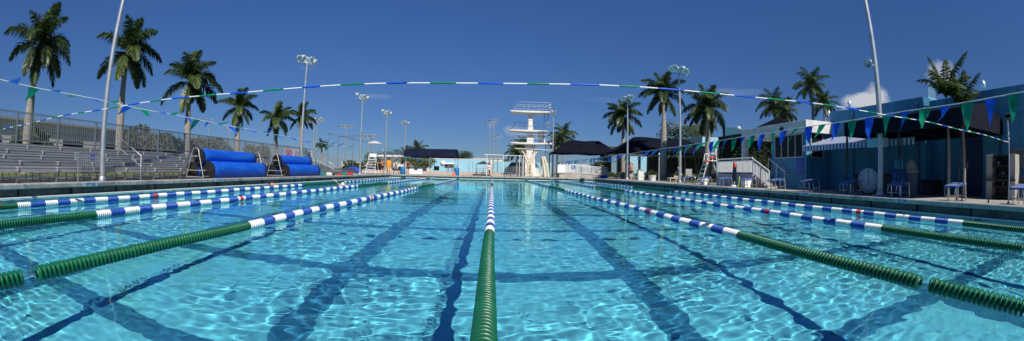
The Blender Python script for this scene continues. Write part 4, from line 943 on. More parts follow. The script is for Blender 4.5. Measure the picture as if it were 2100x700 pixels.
def pavilion():
    Y = 66; t = thing('pavilion', 'dark covered pavilion with pale blue end walls behind the tents', 'building', (fx(1350, Y), Y, .26)); z = lambda py: fz(1350, py, Y)
    m = MB(); m.box((fx(1195, Y), Y, z(322)), (fx(1480, Y), Y + .6, z(306))); m.build('fascia', pm('brown fascia', (.07, .06, .055)), t)
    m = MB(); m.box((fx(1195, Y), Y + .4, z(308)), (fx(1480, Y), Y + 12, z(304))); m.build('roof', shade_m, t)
    for (a, b) in ((1240, 1262), (1276, 1301), (1345, 1372), (1372, 1480)): MB().box((fx(a, Y), Y + 2 + a * .001, .2), (fx(b, Y), Y + 2.4, z(320))).build('shade_panel', shade_m, t)  # gloom under the pavilion roof, put into the colour of these panels
    for a in (1316, 1334): MB().box((fx(a - 2, Y), Y + 1, .2), (fx(a + 2, Y), Y + 1.4, z(322))).build('column', black_metal, t)
    MB().box((fx(1290, 84), 84, .2), (fx(1360, 84), 84.3, fz(1350, 318, 84))).build('back_wall', cyan_wall, t)
    m = MB(); Y2 = 60; m.box((fx(1440, Y2), Y2, fz(1460, 300, Y2)), (fx(1486, Y2), Y2 + 8, fz(1445, 281, Y2))); m.build('upper_block', cyan_wall, t)
    m = MB(); m.box((fx(1487, 44), 44, 2), (fx(1522, 44), 44.6, fz(1500, 262, 44))); m.build('upper_block', pm('shaded blue wall', (.02, .10, .17), .8), t)  # blue block in shade: the shade is put into its darker colour
    m = MB(); m.box((fx(1400, 72), 72, fz(1420, 300, 72)), (fx(1444, 72), 78, fz(1420, 285, 72))); m.build('upper_wall', blue_wall, t)
pavilion()
# white ramp railing, far right end
def picket(p, q, h, lab=None, root=None, posts=2.0, mat=white, gap=.12, name='railing_panel', zb=.08, pr=.048):
    p, q = Vector(p), Vector(q); d = (q - p); L_ = math.hypot(d.x, d.y); m = MB(); n = max(1, round(L_ / posts)); up = Vector((0, 0, 1))
    m.tube([p + up * h, q + up * h], .036, 8); m.tube([p + up * zb, q + up * zb], .02, 6); m.tube([p + up * (h - .12), q + up * (h - .12)], .018, 6)
    for i in range(n + 1): c = p.lerp(q, i / n); m.tube([c, c + up * h], .028, 8)
    k = int(L_ / gap)
    for i in range(1, k): c = p.lerp(q, i / k); m.bar(c + up * zb, c + up * (h - .12), pr, pr)
    return m.build(name, mat, root)
Y = 52.8; t = thing('ramp_railing', 'white picket railing of the wheelchair ramp by the first tent', 'railing', (fx(1190, Y), Y, DZ))
zr = DZ + .55
MB().box((fx(1147, Y), Y, DZ - .005), (fx(1246, Y), Y + 1.5, zr)).build('ramp', concrete, t)
picket((fx(1147, Y), Y - .05, zr), (fx(1192, Y), Y - .05, zr), 1.0, root=t, posts=2.5, gap=.16); picket((fx(1192, Y), Y - .05, zr - .1), (fx(1246, Y), Y - .05, zr - .3), 1.0, root=t, posts=1.6, gap=.16); picket((fx(1147, Y), Y + 1.5, zr), (fx(1246, Y), Y + 1.5, zr), 1.0, root=t, gap=.16)
MB().box((fx(1144, Y), Y - .1, zr), (fx(1158, Y), Y - .04, zr + .95)).build('solid_panel', white, t)
m = MB(); m.box((fx(1171, Y), Y - .12, zr + .48), (fx(1179, Y), Y - .10, zr + .88)); o = m.build('notice', colm('sign blue', (.01, .06, .35), .4), t)
m = MB(); 
for k in range(4): m.box((fx(1172, Y), Y - .125, zr + .54 + k * .08), (fx(1178, Y) - .1 * (k % 2), Y - .121, zr + .57 + k * .08))
m.build('notice_text', white, o)
m = MB(); m.box((fx(1232, 51.5), 51.4, DZ), (fx(1246, 51.5), 51.9, DZ + .35), bev=.03); tag(m.build('storage_tub', colm('tub blue', (.02, .06, .4))), 'small blue tub on the deck at the end of the ramp railing', 'tub')
t = thing('goal_frame', 'thin white pipe goal frame between the ramp and the palm', 'frame', (fx(1264, 50.8), 50.8, DZ)); m = MB(); zt = fz(1240, 331, 50.8)
m.tube([(fx(1192, 50.8), 50.8, DZ), (fx(1192, 50.8), 50.8, zt), (fx(1266, 50.8), 50.8, zt), (fx(1266, 50.8), 50.8, DZ)], .04, 8); m.build('frame', galv, t)
t = thing('rubbish_bin', 'pale square litter bin on the deck right of the two standing people', 'bin', P(1311, 369, X=13.6)); b = t.location; m = MB(); y_ = b.y
x_ = 13.7; t.location = (x_, y_, DZ); m.box((x_ - .28, y_ - .28, DZ), (x_ + .28, y_ + .28, DZ + .92), bev=.03); m.build('casing', offwhite, t); MB().box((x_ - .3, y_ - .3, DZ + .92), (x_ + .3, y_ + .3, DZ + .98), bev=.02).build('lid', pm('bin lid', (.4, .36, .3)), t)
t = thing('planter', 'white round planter with a leafy plant on the right deck', 'planter', (14.2, 34.5, DZ)); y_ = P(1338, 369, X=14.2).y; t.location = (14.2, y_, DZ)
m = MB(); m.lathe([(.28, 0), (.36, .5), (.38, .52), (.34, .52), (.3, .45), (0, .45)], (0, 0, 0), n=18); m.build('pot', white, t, True)
rg = random.Random(9); m = MB(); V, Fc = [], []
for i in range(240):
    a = rg.uniform(0, 6.28); e = rg.uniform(.3, 1.4); L_ = rg.uniform(.3, .75); d = Vector((math.cos(a) * math.cos(e), math.sin(a) * math.cos(e), math.sin(e))); q = Vector((0, 0, .46)); s_ = d.orthogonal().normalized() * .03
    k = len(V); V += [q, q + d * L_ * .6 + s_, q + d * L_ + Vector((0, 0, -.12)), q + d * L_ * .6 - s_]; Fc.append((k, k + 1, k + 2, k + 3))
m.add(V, Fc); m.build('foliage', leaf_m[0], t, True)
t = thing('short_post', 'short grey post with a rounded top on the deck right of the white planter', 'post', (13.2, P(1351, 371, X=13.2).y, DZ)); m = MB(); m.tube([(0, 0, 0), (0, 0, 2.1)], .06, 10); m.lathe([(.09, 2.1), (.09, 2.25), (.03, 2.32), (0, 2.33)], n=10); m.build('post', galv, t, True)

# ------------------------------------------------------------------ office building (right)
XW, YW = 16.5, 10.9          # main wall plane and its near corner
XO, YO = 14.7, 17.4          # office block corner
t = thing('main_building', 'large blue building with a plain parapet on the right', 'building', (XW, YW, DZ))
ztop = 4.15
MB().box((XW, YW, DZ - .1), (XW + 9, YO, ztop)).build('wall', blue_wall, t)
MB().box((XW + .62, YW - 3.2, DZ - .1), (XW + 9, YW - .003, ztop - .1)).build('recess_wall', blue_wall, t)
MB().box((XW - .1, -8, DZ - .1), (XW + 9, YW - 3.2, 3.98)).build('near_wall', blue_wall, t)
MB().box((XW + 6, YO, DZ - .1), (XW + 12, 30, ztop - .05)).build('rear_wall', blue_wall, t)
m = MB(); m.box((XW - .13, -8, 3.02), (XW - .1, YW - 3.25, 3.05)); m.build('wall_joint', pm('joint blue', (.08, .22, .34)), t)
# recessed doorway with dark door
m = MB(); m.box((XW + .58, YW - 3.15, DZ), (XW + .615, YW - 1.9, DZ + 2.5)); d = m.build('door', pm('dark blue door', (.02, .05, .12), .5), t); MB().tube([(XW + .55, YW - 2.05, DZ + 1.0), (XW + .55, YW - 2.05, DZ + 1.2)], .02, 8).build('handle', steel, d)
# trellis lit by the sun beside the slim palms
m = MB()
for k in range(7): m.bar((XW + .02 + k * .1, YW - .3, 4.06), (XW + .12 + k * .1, YW - .3, 4.7), .03, .03)
m.bar((XW, YW - .3, 4.08), (XW + .8, YW - .3, 4.08), .04, .04); m.bar((XW, YW - .3, 4.68), (XW + .8, YW - .3, 4.68), .04, .04); m.build('trellis', cyan_wall, t)
for i, (py, yy) in enumerate(((315, 4.2), (370, 4.2))):
    z = P(2088, py + 10, X=XW).z; y0_, y1_ = 5.1, 6.25; m = MB(); m.box((XW - .13, y0_ - .06, z - .33), (XW - .105, y1_ + .06, z + .33)); v = m.build('louvre_vent', pm('vent frame grey', (.3, .3, .28)), t)
    m = MB()
    for k in range(6): zz = z - .26 + k * .1; m.add([(XW - .14, y0_, zz), (XW - .14, y1_, zz), (XW - .19, y1_, zz + .0), (XW - .19, y0_, zz + .0), (XW - .13, y0_, zz + .06), (XW - .13, y1_, zz + .06)], [(3, 2, 5, 4), (0, 1, 2, 3)])
    m.build('slat', pm('vent slat', (.42, .38, .32)), v)
c = P(2071, 240, X=XW - .1); t2 = thing('wall_lamp', 'small beige box lamp high on the blue wall near the flag pole', 'wall lamp', c); m = MB(); m.box((XW - .32, c.y - .16, c.z - .08), (XW - .1, c.y + .16, c.z + .12), bev=.02); m.build('housing', pm('lamp beige', (.45, .42, .36)), t2); MB().box((XW - .34, c.y - .12, c.z - .06), (XW - .321, c.y + .12, c.z + .06)).build('glass', dark_glass, t2)
for (px, py, Y_, X_, lab) in ((2016, 172, None, 18.5, 'shiny roof vent above the near blue wall'), (1742, 212, None, 18.5, 'shiny roof vent near the palms on the blue roof'), (1700, 232, None, 17.6, 'small roof vent beside the yellow palm')):
    c = P(px, py, X=X_); t2 = thing('roof_vent', lab, 'roof vent', (X_, c.y, c.z - .3), 'roof vents'); s = .62 if px > 1710 else .45
    MB().tube([(0, 0, -.55), (0, 0, .12)], .07 * s, 12).build('stack', steel, t2, True); m = MB(); m.lathe([(.10 * s, .12), (.20 * s, .2), (.22 * s, .3), (.15 * s, .4), (0, .46)], n=14); m.build('cowl', chrome, t2, True)
# office
t = thing('office', 'blue lifeguard office with a white parapet, strip window and rail', 'building', (XO, YO, DZ)); zf0, zf1 = P(1652, 272, X=XO, Y=None).z, P(1652, 247, X=XO).z
ye = P(1582, 300, X=XO).y; yend = P(1520, 266, X=XO - .22).y
MB().box((XO, YO, DZ - .1), (XW + .5, ye, zf0)).build('wall', blue_wall, t)
MB().box((XO - .22, YO - .3, zf0), (XW + .49, yend, zf1), bev=.01).build('parapet', offwhite, t)
p0, p1 = P(1585, 300, X=XO).y, P(1647, 300, X=XO).y; zw0, zw1 = P(1647, 322, X=XO).z, zf0 - .04
m = MB(); m.box((XO - .02, p1 - .02, zw0), (XO + .05, p0 - .25, zw1)); wnd = m.build('window', dark_glass, t)
m = MB(); n = 4
for i in range(n + 1): y = p1 + (p0 - .25 - p1) * i / n; m.box((XO - .05, y - .03, zw0 - .03), (XO - .021, y + .03, zw1))
for z in (zw0 - .03, zw1 - .03): m.box((XO - .052, p1, z), (XO - .022, p0 - .25, z + .05))
m.build('frame', pm('window frame grey', (.5, .52, .5)), wnd)
xa, xb = XO + .35, XO + 1.15; m = MB(); m.box((xa, YO - .02, zw0), (xb, YO + .05, zw1)); wn = m.build('window', dark_glass, t); m = MB(); m.box((xa - .05, YO - .04, zw0 - .05), (xb + .05, YO - .021, zw0)); m.box((xa - .05, YO - .04, zw0), (xa, YO - .021, zw1)); m.box((xb, YO - .04, zw0), (xb + .05, YO - .021, zw1)); m.build('frame', MATS['window frame grey'], wn)
m = MB(); yc_ = P(1525, 300, X=XO).y; m.tube([(XO + .1, yc_, DZ), (XO + .1, yc_, zf0)], .22, 16); m.build('column', offwhite, t)
yr0, yr1 = P(1640, 350, X=XO).y, P(1598, 350, X=XO).y; z0_, z1_ = P(1632, 358, X=XO).z, P(1601, 335, X=XO).z
m = MB(); m.tube([(XO - .08, yr0 + .5, z0_), (XO - .08, yr0 + .9, z0_), (XO - .08, yr1 - .3, z1_), (XO - .08, yr1, z1_)], .022, 8); m.tube([(XO, yr0 + .9, z0_), (XO - .08, yr0 + .9, z0_)], .015, 6); m.tube([(XO, yr1 - .3, z1_), (XO - .08, yr1 - .3, z1_)], .015, 6); m.build('wall_handrail', galv, t)
a, b = P(1652.0, 340, X=XO).y + .15, P(1634, 340, X=XO).y; t2 = thing('rules_board', 'blue pool rules board on the office wall beside the corner', 'notice board', (XO, a, 1.6)); zA, zB = P(1645, 358, X=XO).z, P(1645, 325, X=XO).z
MB().box((XO - .03, a, zA), (XO - .003, b, zB)).build('board', colm('rules board blue', (.015, .06, .38), .4), t2)
m = MB(); k = 0; z = zB - .12; rg = random.Random(2)
while z > zA + .08: m.box((XO - .034, b - .1 - rg.uniform(.6, 1) * (b - a - .2), z), (XO - .031, b - .1, z + .025)); z -= .075
m.build('text_lines', colm('board pale text', (.10, .2, .5)), t2)
for (px, py, lab) in ((1515, 263, 'white camera floodlight at the left end of the white parapet'), (1603, 265, 'small dark lamp on the white parapet')):
    c = P(px, py, X=XO - .25); t2 = thing('parapet_lamp', lab, 'lamp', c); m = MB(); m.lathe([(.03, -.15), (.09, -.1), (.12, .08), (0, .06)], c, (-1, -.8, -.3), 12); m.build('head', white if px < 1550 else black_metal, t2); MB().tube([c, c + Vector((.25, 0, -.05))], .02, 6).build('arm', galv, t2)
t2 = thing('roof_tent', 'dark pointed shade cloth rising behind the white parapet', 'tent', (20, 34, 3)); c0 = [P(px, py, X=X_) for (px, py, X_) in ((1545, 262, 18), (1640, 258, 17.5), (1590, 237, 20), (1560, 250, 24))]; c0 = [P(1545, 264, Y=32), P(1640, 262, Y=27), P(1597, 240, Y=31), P(1560, 262, Y=37), P(1650, 262, Y=34)]
MB().add(c0, [(0, 1, 2), (0, 2, 3), (2, 1, 4), (3, 2, 4), (0, 3, 4, 1)]).build('cloth', black_cloth, t2)
for c in (c0[0], c0[1], c0[3], c0[4]): MB().tube([(c.x, c.y, .26), c], .05, 6).build('post', black_metal, t2)
# raised landing with stairs and white pickets
t = thing('entrance_landing', 'raised concrete landing with steps beside the office', 'stairs', (13.4, 20.6, DZ)); XL = 13.4; zl = 1.05
ya, yb = P(1545, 350, X=XL).y, P(1462, 350, X=XL).y; ys_ = P(1603, 372, X=XL).y
ya = 20.6; yb = P(1470, 350, X=XL).y; print('LAND', ya, yb)
zl = P(1545, 357, X=XL, Y=None).z if False else P(1545, 357, Y=ya).z
MB().box((XL, ya, DZ - .02), (XL + 1.25, yb, zl)).build('landing', pm('landing blue grey', (.42, .47, .52), .8, .08), t)
m = MB(); n = 5
for k in range(n): m.box((XL + .02 + k * .0, ya - (k + 1) * .30, DZ - .02), (XL + 1.12, ya - k * .30 - .002, zl - (k + 1) * (zl - DZ) / (n + 1))); m.build('steps', concrete, t) if k == n - 1 else None
picket((XL + .05, yb, zl), (XL + .05, ya, zl), .84, root=t, posts=1.9, gap=.13)
picket((XL + .05, ya - .05, zl - .05), (XL + .05, ya - 1.6, DZ + .02), .82, root=t, posts=.9, gap=.13, name='stair_railing')
m = MB(); a = Vector((XL + 1.1, ya - .05, zl)); b = Vector((XL + 1.1, ya - 1.6, DZ)); m.tube([a, a + Vector((0, 0, .84)), b + Vector((0, 0, .84)), b], .032, 8); m.tube([a.lerp(b, .5), a.lerp(b, .5) + Vector((0, 0, .84))], .03, 8); m.build('stair_handrail', white, t)
t2 = thing('shade_backdrop', 'dark panel added as shade behind the white stair railing', 'wall', P(1530, 356, Y=36)); yy = 36
MB().box((P(1476, 300, Y=yy).x, yy, .2), (P(1592, 300, Y=yy).x, yy + .3, P(1530, 284, Y=yy).z)).build('wall', shade_m, t2)  # added backdrop, coloured as the shade behind the railing
MB().box((P(1476, 300, Y=yy).x, 29, P(1530, 284, Y=yy).z - .18), (P(1560, 300, Y=yy).x, yy - .003, P(1530, 284, Y=yy).z)).build('roof', shade_m, t2)  # overhang slab added to keep sun off the dark backdrop
# awning
t = thing('striped_awning', 'blue and white striped awning on the main blue wall', 'awning', (XW, 13, 2.2)); xf, y0_, y1_ = 14.0, 9.8, 16.9; zfw, zw_ = 2.33, 2.95
sm = [colm('awning white', (.62, .66, .70)), colm('awning blue', (.05, .13, .34))]; m = MB(); w_ = .115; n = int((y1_ - y0_) / w_)
yl0 = max(YW, y0_)
for i in range(n):
    a, b = y0_ + i * w_, y0_ + (i + 1) * w_; mt = sm[i % 2]; xw = XW - .003 if a > YW else XW + 1.0
    m.add([(xf, a, zfw), (xf, b, zfw), (XW - .003, b, zw_), (XW - .003, a, zw_)], [(0, 1, 2, 3)], mt); m.add([(xf, a, zfw), (xf, b, zfw), (xf - .01, b, zfw - .24 - .02 * (i % 2)), (xf - .01, a, zfw - .24 - .02 * (i % 2))], [(3, 2, 1, 0)], mt)
m.build('striped_cloth', None, t)
m = MB(); m.tube([(xf + .02, y0_, zfw - .02), (xf + .02, y1_, zfw - .02)], .025, 8)
for y in (y0_ + 1.7, (y0_ + y1_) / 2, y1_ - .05): m.tube([(xf + .02, y, zfw - .03), (XW - .01, y, zfw - .05)], .02, 6)
m.build('frame', galv, t)
# black canopy
def canopy():
    Zb = 2.39; xl, xr, yn, yf = 12.45, 16.3, 6.6, 12.3
    t = thing('black_canopy', 'large black cloth canopy on thin posts over the right deck', 'canopy', ((xl + xr) / 2, yn, DZ))
    z1 = Zb + .50; zr_ = Zb + .84; xm = (xl + xr) / 2 
    m = MB(); o = [(xl, Zb), (xl, z1), (xm, zr_), (xr, z1), (xr, Zb), (xr - .03, Zb), (xr - .03, z1 - .03), (xm, zr_ - .03), (xl + .03, z1 - .03), (xl + .03, Zb)]
    m.prism(o, 'Y', yn + .003, yf); m.add([(xl, yn, Zb), (xr, yn, Zb), (xr, yn, z1), (xm, yn, zr_), (xl, yn, z1)], [(0, 1, 2, 3, 4)]); m.add([(xl, yf, Zb), (xr, yf, Zb), (xr, yf, z1), (xm, yf, zr_), (xl, yf, z1)], [(4, 3, 2, 1, 0)]); m.build('cloth', pm('black awning cloth', (.012, .014, .024), .95, .25, 1.2, bump=.2, bscale=8, spec=.08), t)
    m = MB()
    for y in (yn + .05, (yn + yf) / 2, yf - .05): m.tube([(xl + .05, y, Zb + .02), (xr - .05, y, Zb + .02)], .025, 6)
    for x in (xl + .05, xr - .05): m.tube([(x, yn + .05, Zb + .02), (x, yf - .05, Zb + .02)], .025, 6)
    m.build('frame', black_metal, t)
    for x in (xl + .08, xr - .1):
        for y in (yn + .1, (yn + yf) / 2, yf - .1):
            m = MB(); m.tube([(x, y, DZ), (x, y, Zb)], .028, 8); m.tube([(x, y + .22, DZ), (x, y + .05, Zb)], .02, 8); m.bar((x, y, DZ + 1.0), (x, y + .15, DZ + 1.0), .03, .03); m.box((x - .06, y - .06, DZ), (x + .06, y + .3, DZ + .015)); m.build('post', black_metal, t)
    return xl, xr, yn, yf
CX = canopy()
# pale box under the awning and things on the right deck
b = P(1797, 293, X=13.0); t = thing('roll_shutter_box', 'pale blue metal box hanging under the canopy next to the striped awning', 'box', b); MB().box((b.x - .1, P(1815, 293, X=13.0).y, b.z - .16), (b.x + .2, P(1780, 293, X=13.).y, b.z + .16), bev=.01).build('casing', cyan_wall, t); MB().tube([(b.x + .05, b.y, b.z + .1), (b.x + .05, b.y, 2.6)], .02, 6).build('hanger', galv, t)
# pace clock
c = P(1781, 371, X=13.1); t = thing('pace_clock', 'big round white pace clock standing on the right deck', 'clock', (c.x, c.y, DZ)); r_ = .44; nrm = Vector((-1, -.62, 0)).normalized()
cc = Vector((c.x, c.y, DZ + .05 + r_)); MB().lathe([(0, -.05), (r_ - .02, -.05), (r_, -.02), (r_, .03), (r_ - .03, .035), (0, .035)], cc, nrm, 32).build('dial', pm('dial white', (.62, .64, .66), .5), t)
sd = Vector((0, 0, 1)).cross(nrm); up = Vector((0, 0, 1)); M3 = Matrix((sd, up, nrm)).transposed().to_4x4()
for k in range(12):
    a = R(90 - 30 * k); q = cc + sd * math.cos(a) * r_ * .78 + up * math.sin(a) * r_ * .78 + nrm * .037
    text(str(60 if k == 0 else 5 * k), .12, colm('clock numeral navy', (.03, .06, .18)), t, Matrix.Translation(q - t.location) @ M3, 'numeral', .001)
m = MB()
for k in range(60):
    a = R(6 * k); q = cc + nrm * .038; d = sd * math.cos(a) + up * math.sin(a); m.bar(q + d * r_ * .89, q + d * r_ * .95, .008, .004)
m.build('tick_marks', colm('clock numeral navy', (.03, .06, .18)), t)
m = MB(); q = cc + nrm * .045; m.bar(q - up * .1, q + up * .3, .02, .006); m.build('sweep_hand', colm('hand red', (.55, .03, .03)), t)
m = MB(); m.bar(cc - nrm * .06 + sd * .25 - up * .4, cc - nrm * .45 + sd * .25 - up * .49, .04, .04); m.bar(cc - nrm * .06 - sd * .25 - up * .4, cc - nrm * .45 - sd * .25 - up * .49, .04, .04); m.box((cc.x - .3, cc.y - .3, DZ), (cc.x + .3, cc.y + .3, DZ + .045)); m.build('stand', black_metal, t)
# barrel, cooler, bin
q = P(1838, 398, X=13.6); barrel(13.5, q.y - .2, .86, .3, 'blue barrel behind the starting block on the right deck', colm('barrel deep blue', (.01, .08, .28), .45)); bx_, by_ = 13.5, q.y - .2
t = thing('water_cooler', 'turquoise drinks cooler standing on the blue barrel', 'cooler', (bx_, by_, DZ + .875)); m = MB(); m.lathe([(.17, 0), (.19, .04), (.18, .3), (.15, .34), (.10, .36)], n=18); m.build('tank', colm('cooler turquoise', (.03, .30, .42), .4), t, True); m = MB(); m.lathe([(.12, .36), (.13, .4), (.05, .43), (0, .43)], n=18); m.build('lid', colm('cooler lid', (.05, .2, .35), .4), t, True)
q = P(1868, 392, X=14.6); t = thing('litter_bin', 'grey litter bin with a pale domed top by the blue wall', 'bin', (14.6, q.y, DZ)); m = MB(); m.lathe([(.22, 0), (.25, .05), (.28, .78), (.30, .8)], n=18); m.build('can', pm('bin grey', (.22, .26, .3)), t, True); m = MB(); m.lathe([(.31, .8), (.33, .83), (.31, .88), (.24, .9), (.21, 1.05), (.15, 1.2), (.0, 1.28)], n=18); m.build('lid', pm('bin dome cream', (.55, .52, .42)), t, True)
# cabinet
t = thing('equipment_shelf', 'tall open black shelf unit with beige sides by the near blue wall', 'shelf', (14.7, 6, DZ)); X_ = 14.9; ya, yb = P(2082, 380, X=X_).y, P(2022, 380, X=X_).y; zt = P(2050, 315, X=X_).z
for y in (ya, yb - .28): MB().box((X_, y, DZ), (X_ + .5, y + .28, zt - .03), bev=.01).build('side_panel', pm('panel beige', (.40, .37, .32)), t)
MB().box((X_ + .45, ya + .28, DZ), (X_ + .5, yb - .28, zt - .05)).build('back_panel', black_metal, t)
for k in range(5): MB().box((X_ + .02, ya + .28, DZ + .06 + k * (zt - DZ - .14) / 4), (X_ + .45, yb - .28, DZ + .1 + k * (zt - DZ - .14) / 4)).build('shelf_board', black_metal, t)
MB().box((X_ - .2, ya - .02, P(2050, 370, X=X_).z - .02), (X_ - .002, yb + .1, P(2050, 370, X=X_).z + .02)).build('ledge', black_metal, t)
rg = random.Random(12)
for k in range(7):
    zz = DZ + .1 + (1 + k % 3) * (zt - DZ - .14) / 4 + .001; yy = ya + .35 + (k * .21) % (yb - ya - .75); ci_ = rg.randrange(4); c_ = ((.1, .1, .12), (.04, .07, .2), (.3, .3, .3), (.2, .05, .04))[ci_]
    m = MB(); m.box((X_ + .1, yy, zz), (X_ + .36, yy + .17, zz + .12), bev=.02); tag(m.build('folded_towel', colm('towel%d' % k, c_)), '%s folded towel on the %s board of the black shelf unit, %s' % (('charcoal', 'navy', 'grey', 'maroon')[ci_], ('second', 'third', 'fourth')[k % 3], ('near its left side', 'left of its middle', 'at its middle', 'right of its middle', 'near its right side', 'far right', 'pushed to the back')[k]), 'towel', 'items on the shelf unit')
# rescue tube stand with folded umbrella
p = P(1506, 378, X=12.95); t = thing('folded_umbrella', 'closed navy umbrella with a red top on a white foot', 'umbrella', (12.95, p.y, DZ)); h = P(1506, 333, Y=p.y).z - DZ
MB().tube([(0, 0, 0), (0, 0, h - .05)], .025, 8).build('pole', white, t, True); m = MB(); m.lathe([(.11, .3), (.13, .6), (.11, 1.2), (.07, h - .35)], n=9, smooth=False, sx=1, sy=.8); m.build('navy_cloth', navy_cloth, t, True); m = MB(); m.lathe([(.075, h - .36), (.11, h - .2), (.07, h - .04), (0, h)], n=9); m.build('red_top', colm('rescue red', (.6, .04, .02), .45), t, True); m = MB(); m.lathe([(.25, 0), (.25, .06), (.05, .1)], n=14); m.build('foot', white, t, True)
m = MB(); m.lathe([(.12, 0), (.07, .2), (.015, .55), (0, .56)], (13.05, P(1516, 378, X=13.05).y, DZ), n=12); tag(m.build('marker_cone', colm('lime cone', (.35, .6, .05))), 'slim lime green cone beside the closed umbrella', 'cone')
for i, (px, X_, lab) in enumerate(((1530, 12.95, 'white plastic crate under the starting block by the closed umbrella'), (1447, 12.9, 'white plastic crate under the starting block by the lifeguard chair'))):
    p = P(px, 378, X=X_); t = thing('crate', lab, 'crate', (X_, p.y, DZ)); m = MB(); m.box((-.2, -.25, 0), (.2, .25, .38), bev=.02); m.build('tub', white, t, True); m = MB(); m.box((-.22, -.27, .38), (.22, .27, .42), bev=.01); m.build('lid', offwhite, t, True)

for (x0_, y0_, y1_, h_, lab) in ((15.7, 12.2, 14.9, .75, 'long black storage bench against the blue wall behind the pace clock'), (15.75, 9.9, 10.7, .55, 'low black crate against the blue wall under the canopy')):
    t = thing('storage_bench', lab, 'bench', (x0_, y0_, DZ)); MB().box((x0_, y0_, DZ), (XW - .02, y1_, DZ + h_ - .05), bev=.02).build('body', black_metal, t); MB().box((x0_ - .02, y0_ - .02, DZ + h_ - .05), (XW - .01, y1_ + .02, DZ + h_), bev=.01).build('lid', black_foam, t)
for (y_, lab) in ((15.6, 'grey downpipe on the blue wall by the office'), (11.3, 'grey downpipe at the near corner of the blue wall')):
    t = thing('downpipe', lab, 'pipe', (XW - .06, y_, DZ)); MB().tube([(XW - .06, y_, DZ), (XW - .06, y_, 3.9)], .045, 8).build('pipe', pm('pipe blue grey', (.10, .24, .36), .6), t); m = MB(); m.box((XW - .11, y_ - .07, 3.7), (XW - .003, y_ + .07, 3.95)); m.build('hopper', pm('pipe blue grey', (.10, .24, .36), .6), t)

# starting blocks
def starting_block():
    t = thing('starting_block', 'starting block', 'starting block', (12.35, 6.9, DZ), 'starting blocks along the right deck')
    bl = colm('block top blue', (.02, .08, .34), .5)
    m = MB(); m.add([(-.34, -.27, .36), (.30, -.27, .45), (.30, .27, .45), (-.34, .27, .36), (-.34, -.27, .40), (.30, -.27, .49), (.30, .27, .49), (-.34, .27, .40)], [(3, 2, 1, 0), (4, 5, 6, 7), (1, 2, 6, 5), (2, 3, 7, 6), (3, 0, 4, 7), (0, 1, 5, 4)]); p = m.build('platform', bl, t, True)
    m2_ = MB(); m2_.box((.302, -.272, .44), (.325, .272, .497)); m2_.build('rear_trim', beige, p, True)
    m = MB(); m.add([(-.33, -.25, .404), (.29, -.25, .494), (.29, .25, .494), (-.33, .25, .404)], [(0, 1, 2, 3)]); m.build('grip_pad', pm('grip pad blue', (.15, .21, .40), .8, .15, 30), p, True)
    for s in (-1, 1):
        m = MB(); m.bar((-.30, s * .262, .385), (.30, s * .262, .472), .014, .03); m.build('side_trim', beige, p, True)
    for s in (-.2, .2):
        MB().tube([(-.05, s, .47), (.22, s, .40), (.34, s, .47), (.42, s, .38), (.45, s, .2), (.46, s, 0)], .022, 8).build('rear_leg', steel, t, True)
        MB().tube([(-.16, s, .37), (-.14, s, .2), (-.12, s, 0)], .02, 8).build('front_leg', steel, t, True)
    m = MB(); m.tube([(.45, -.2, .14), (.45, .2, .14)], .018, 8); m.tube([(-.12, -.2, .14), (-.12, .2, .14)], .018, 8); m.build('cross_bar', steel, t, True)
    m = MB(); m.tube([(-.34, -.2, .36), (-.38, -.2, .15), (-.38, .2, .15), (-.34, .2, .36)], .014, 8); m.build('backstroke_grip', steel, t, True)
    return t
SB = starting_block()
labs = ['starting block at the right edge beside the flag pole', 'starting block in front of the two slim palm trunks', 'starting block in front of the blue barrel and cooler', 'starting block left of the round pace clock', 'starting block in front of the blue rules board corner', 'starting block at the foot of the stairs', 'starting block beside the closed umbrella', 'starting block in front of the landing wall', 'starting block below the lifeguard chair', 'starting block farthest away, by the tall floodlight pole']
for k in range(10):
    o = SB if k == 0 else copy_tree(SB); o.location = (12.35, 4.4 + 2.5 * k, DZ); o['label'] = labs[k]
# small floor stanchions
for (px, py) in ((2076, 424), ):
    p = P(px, 420, Z=DZ); m = MB(); m.tube([(0, 0, 0), (0, 0, .12)], .03, 8); o = m.build('deck_anchor', black_metal); o.location = (12.2, 5.5, DZ); tag(o, 'short dark anchor post on the right deck near the flag pole', 'anchor')

# ------------------------------------------------------------------ people
def skinned(name, pts, edges, rad, mat, parent, sub=2):
    me = bpy.data.meshes.new('s'); me.from_pydata([tuple(p) for p in pts], edges, []); o = bpy.data.objects.new('s', me); COL.objects.link(o)
    md = o.modifiers.new('k', 'SKIN'); md.use_smooth_shade = True
    for i, v in enumerate(me.skin_vertices[0].data): v.radius = (rad[i], rad[i]) if not isinstance(rad[i], tuple) else rad[i]; v.use_root = (i == 0)
    o.modifiers.new('u', 'SUBSURF').levels = sub; o.modifiers['u'].render_levels = sub
    dg = bpy.context.evaluated_depsgraph_get(); dg.update(); m2 = bpy.data.meshes.new_from_object(o.evaluated_get(dg)); bpy.data.objects.remove(o)
    m2.materials.clear(); m2.materials.append(mat); m2.polygons.foreach_set('use_smooth', [True] * len(m2.polygons))
    q = bpy.data.objects.new(name, m2); COL.objects.link(q); q.parent = parent; return q
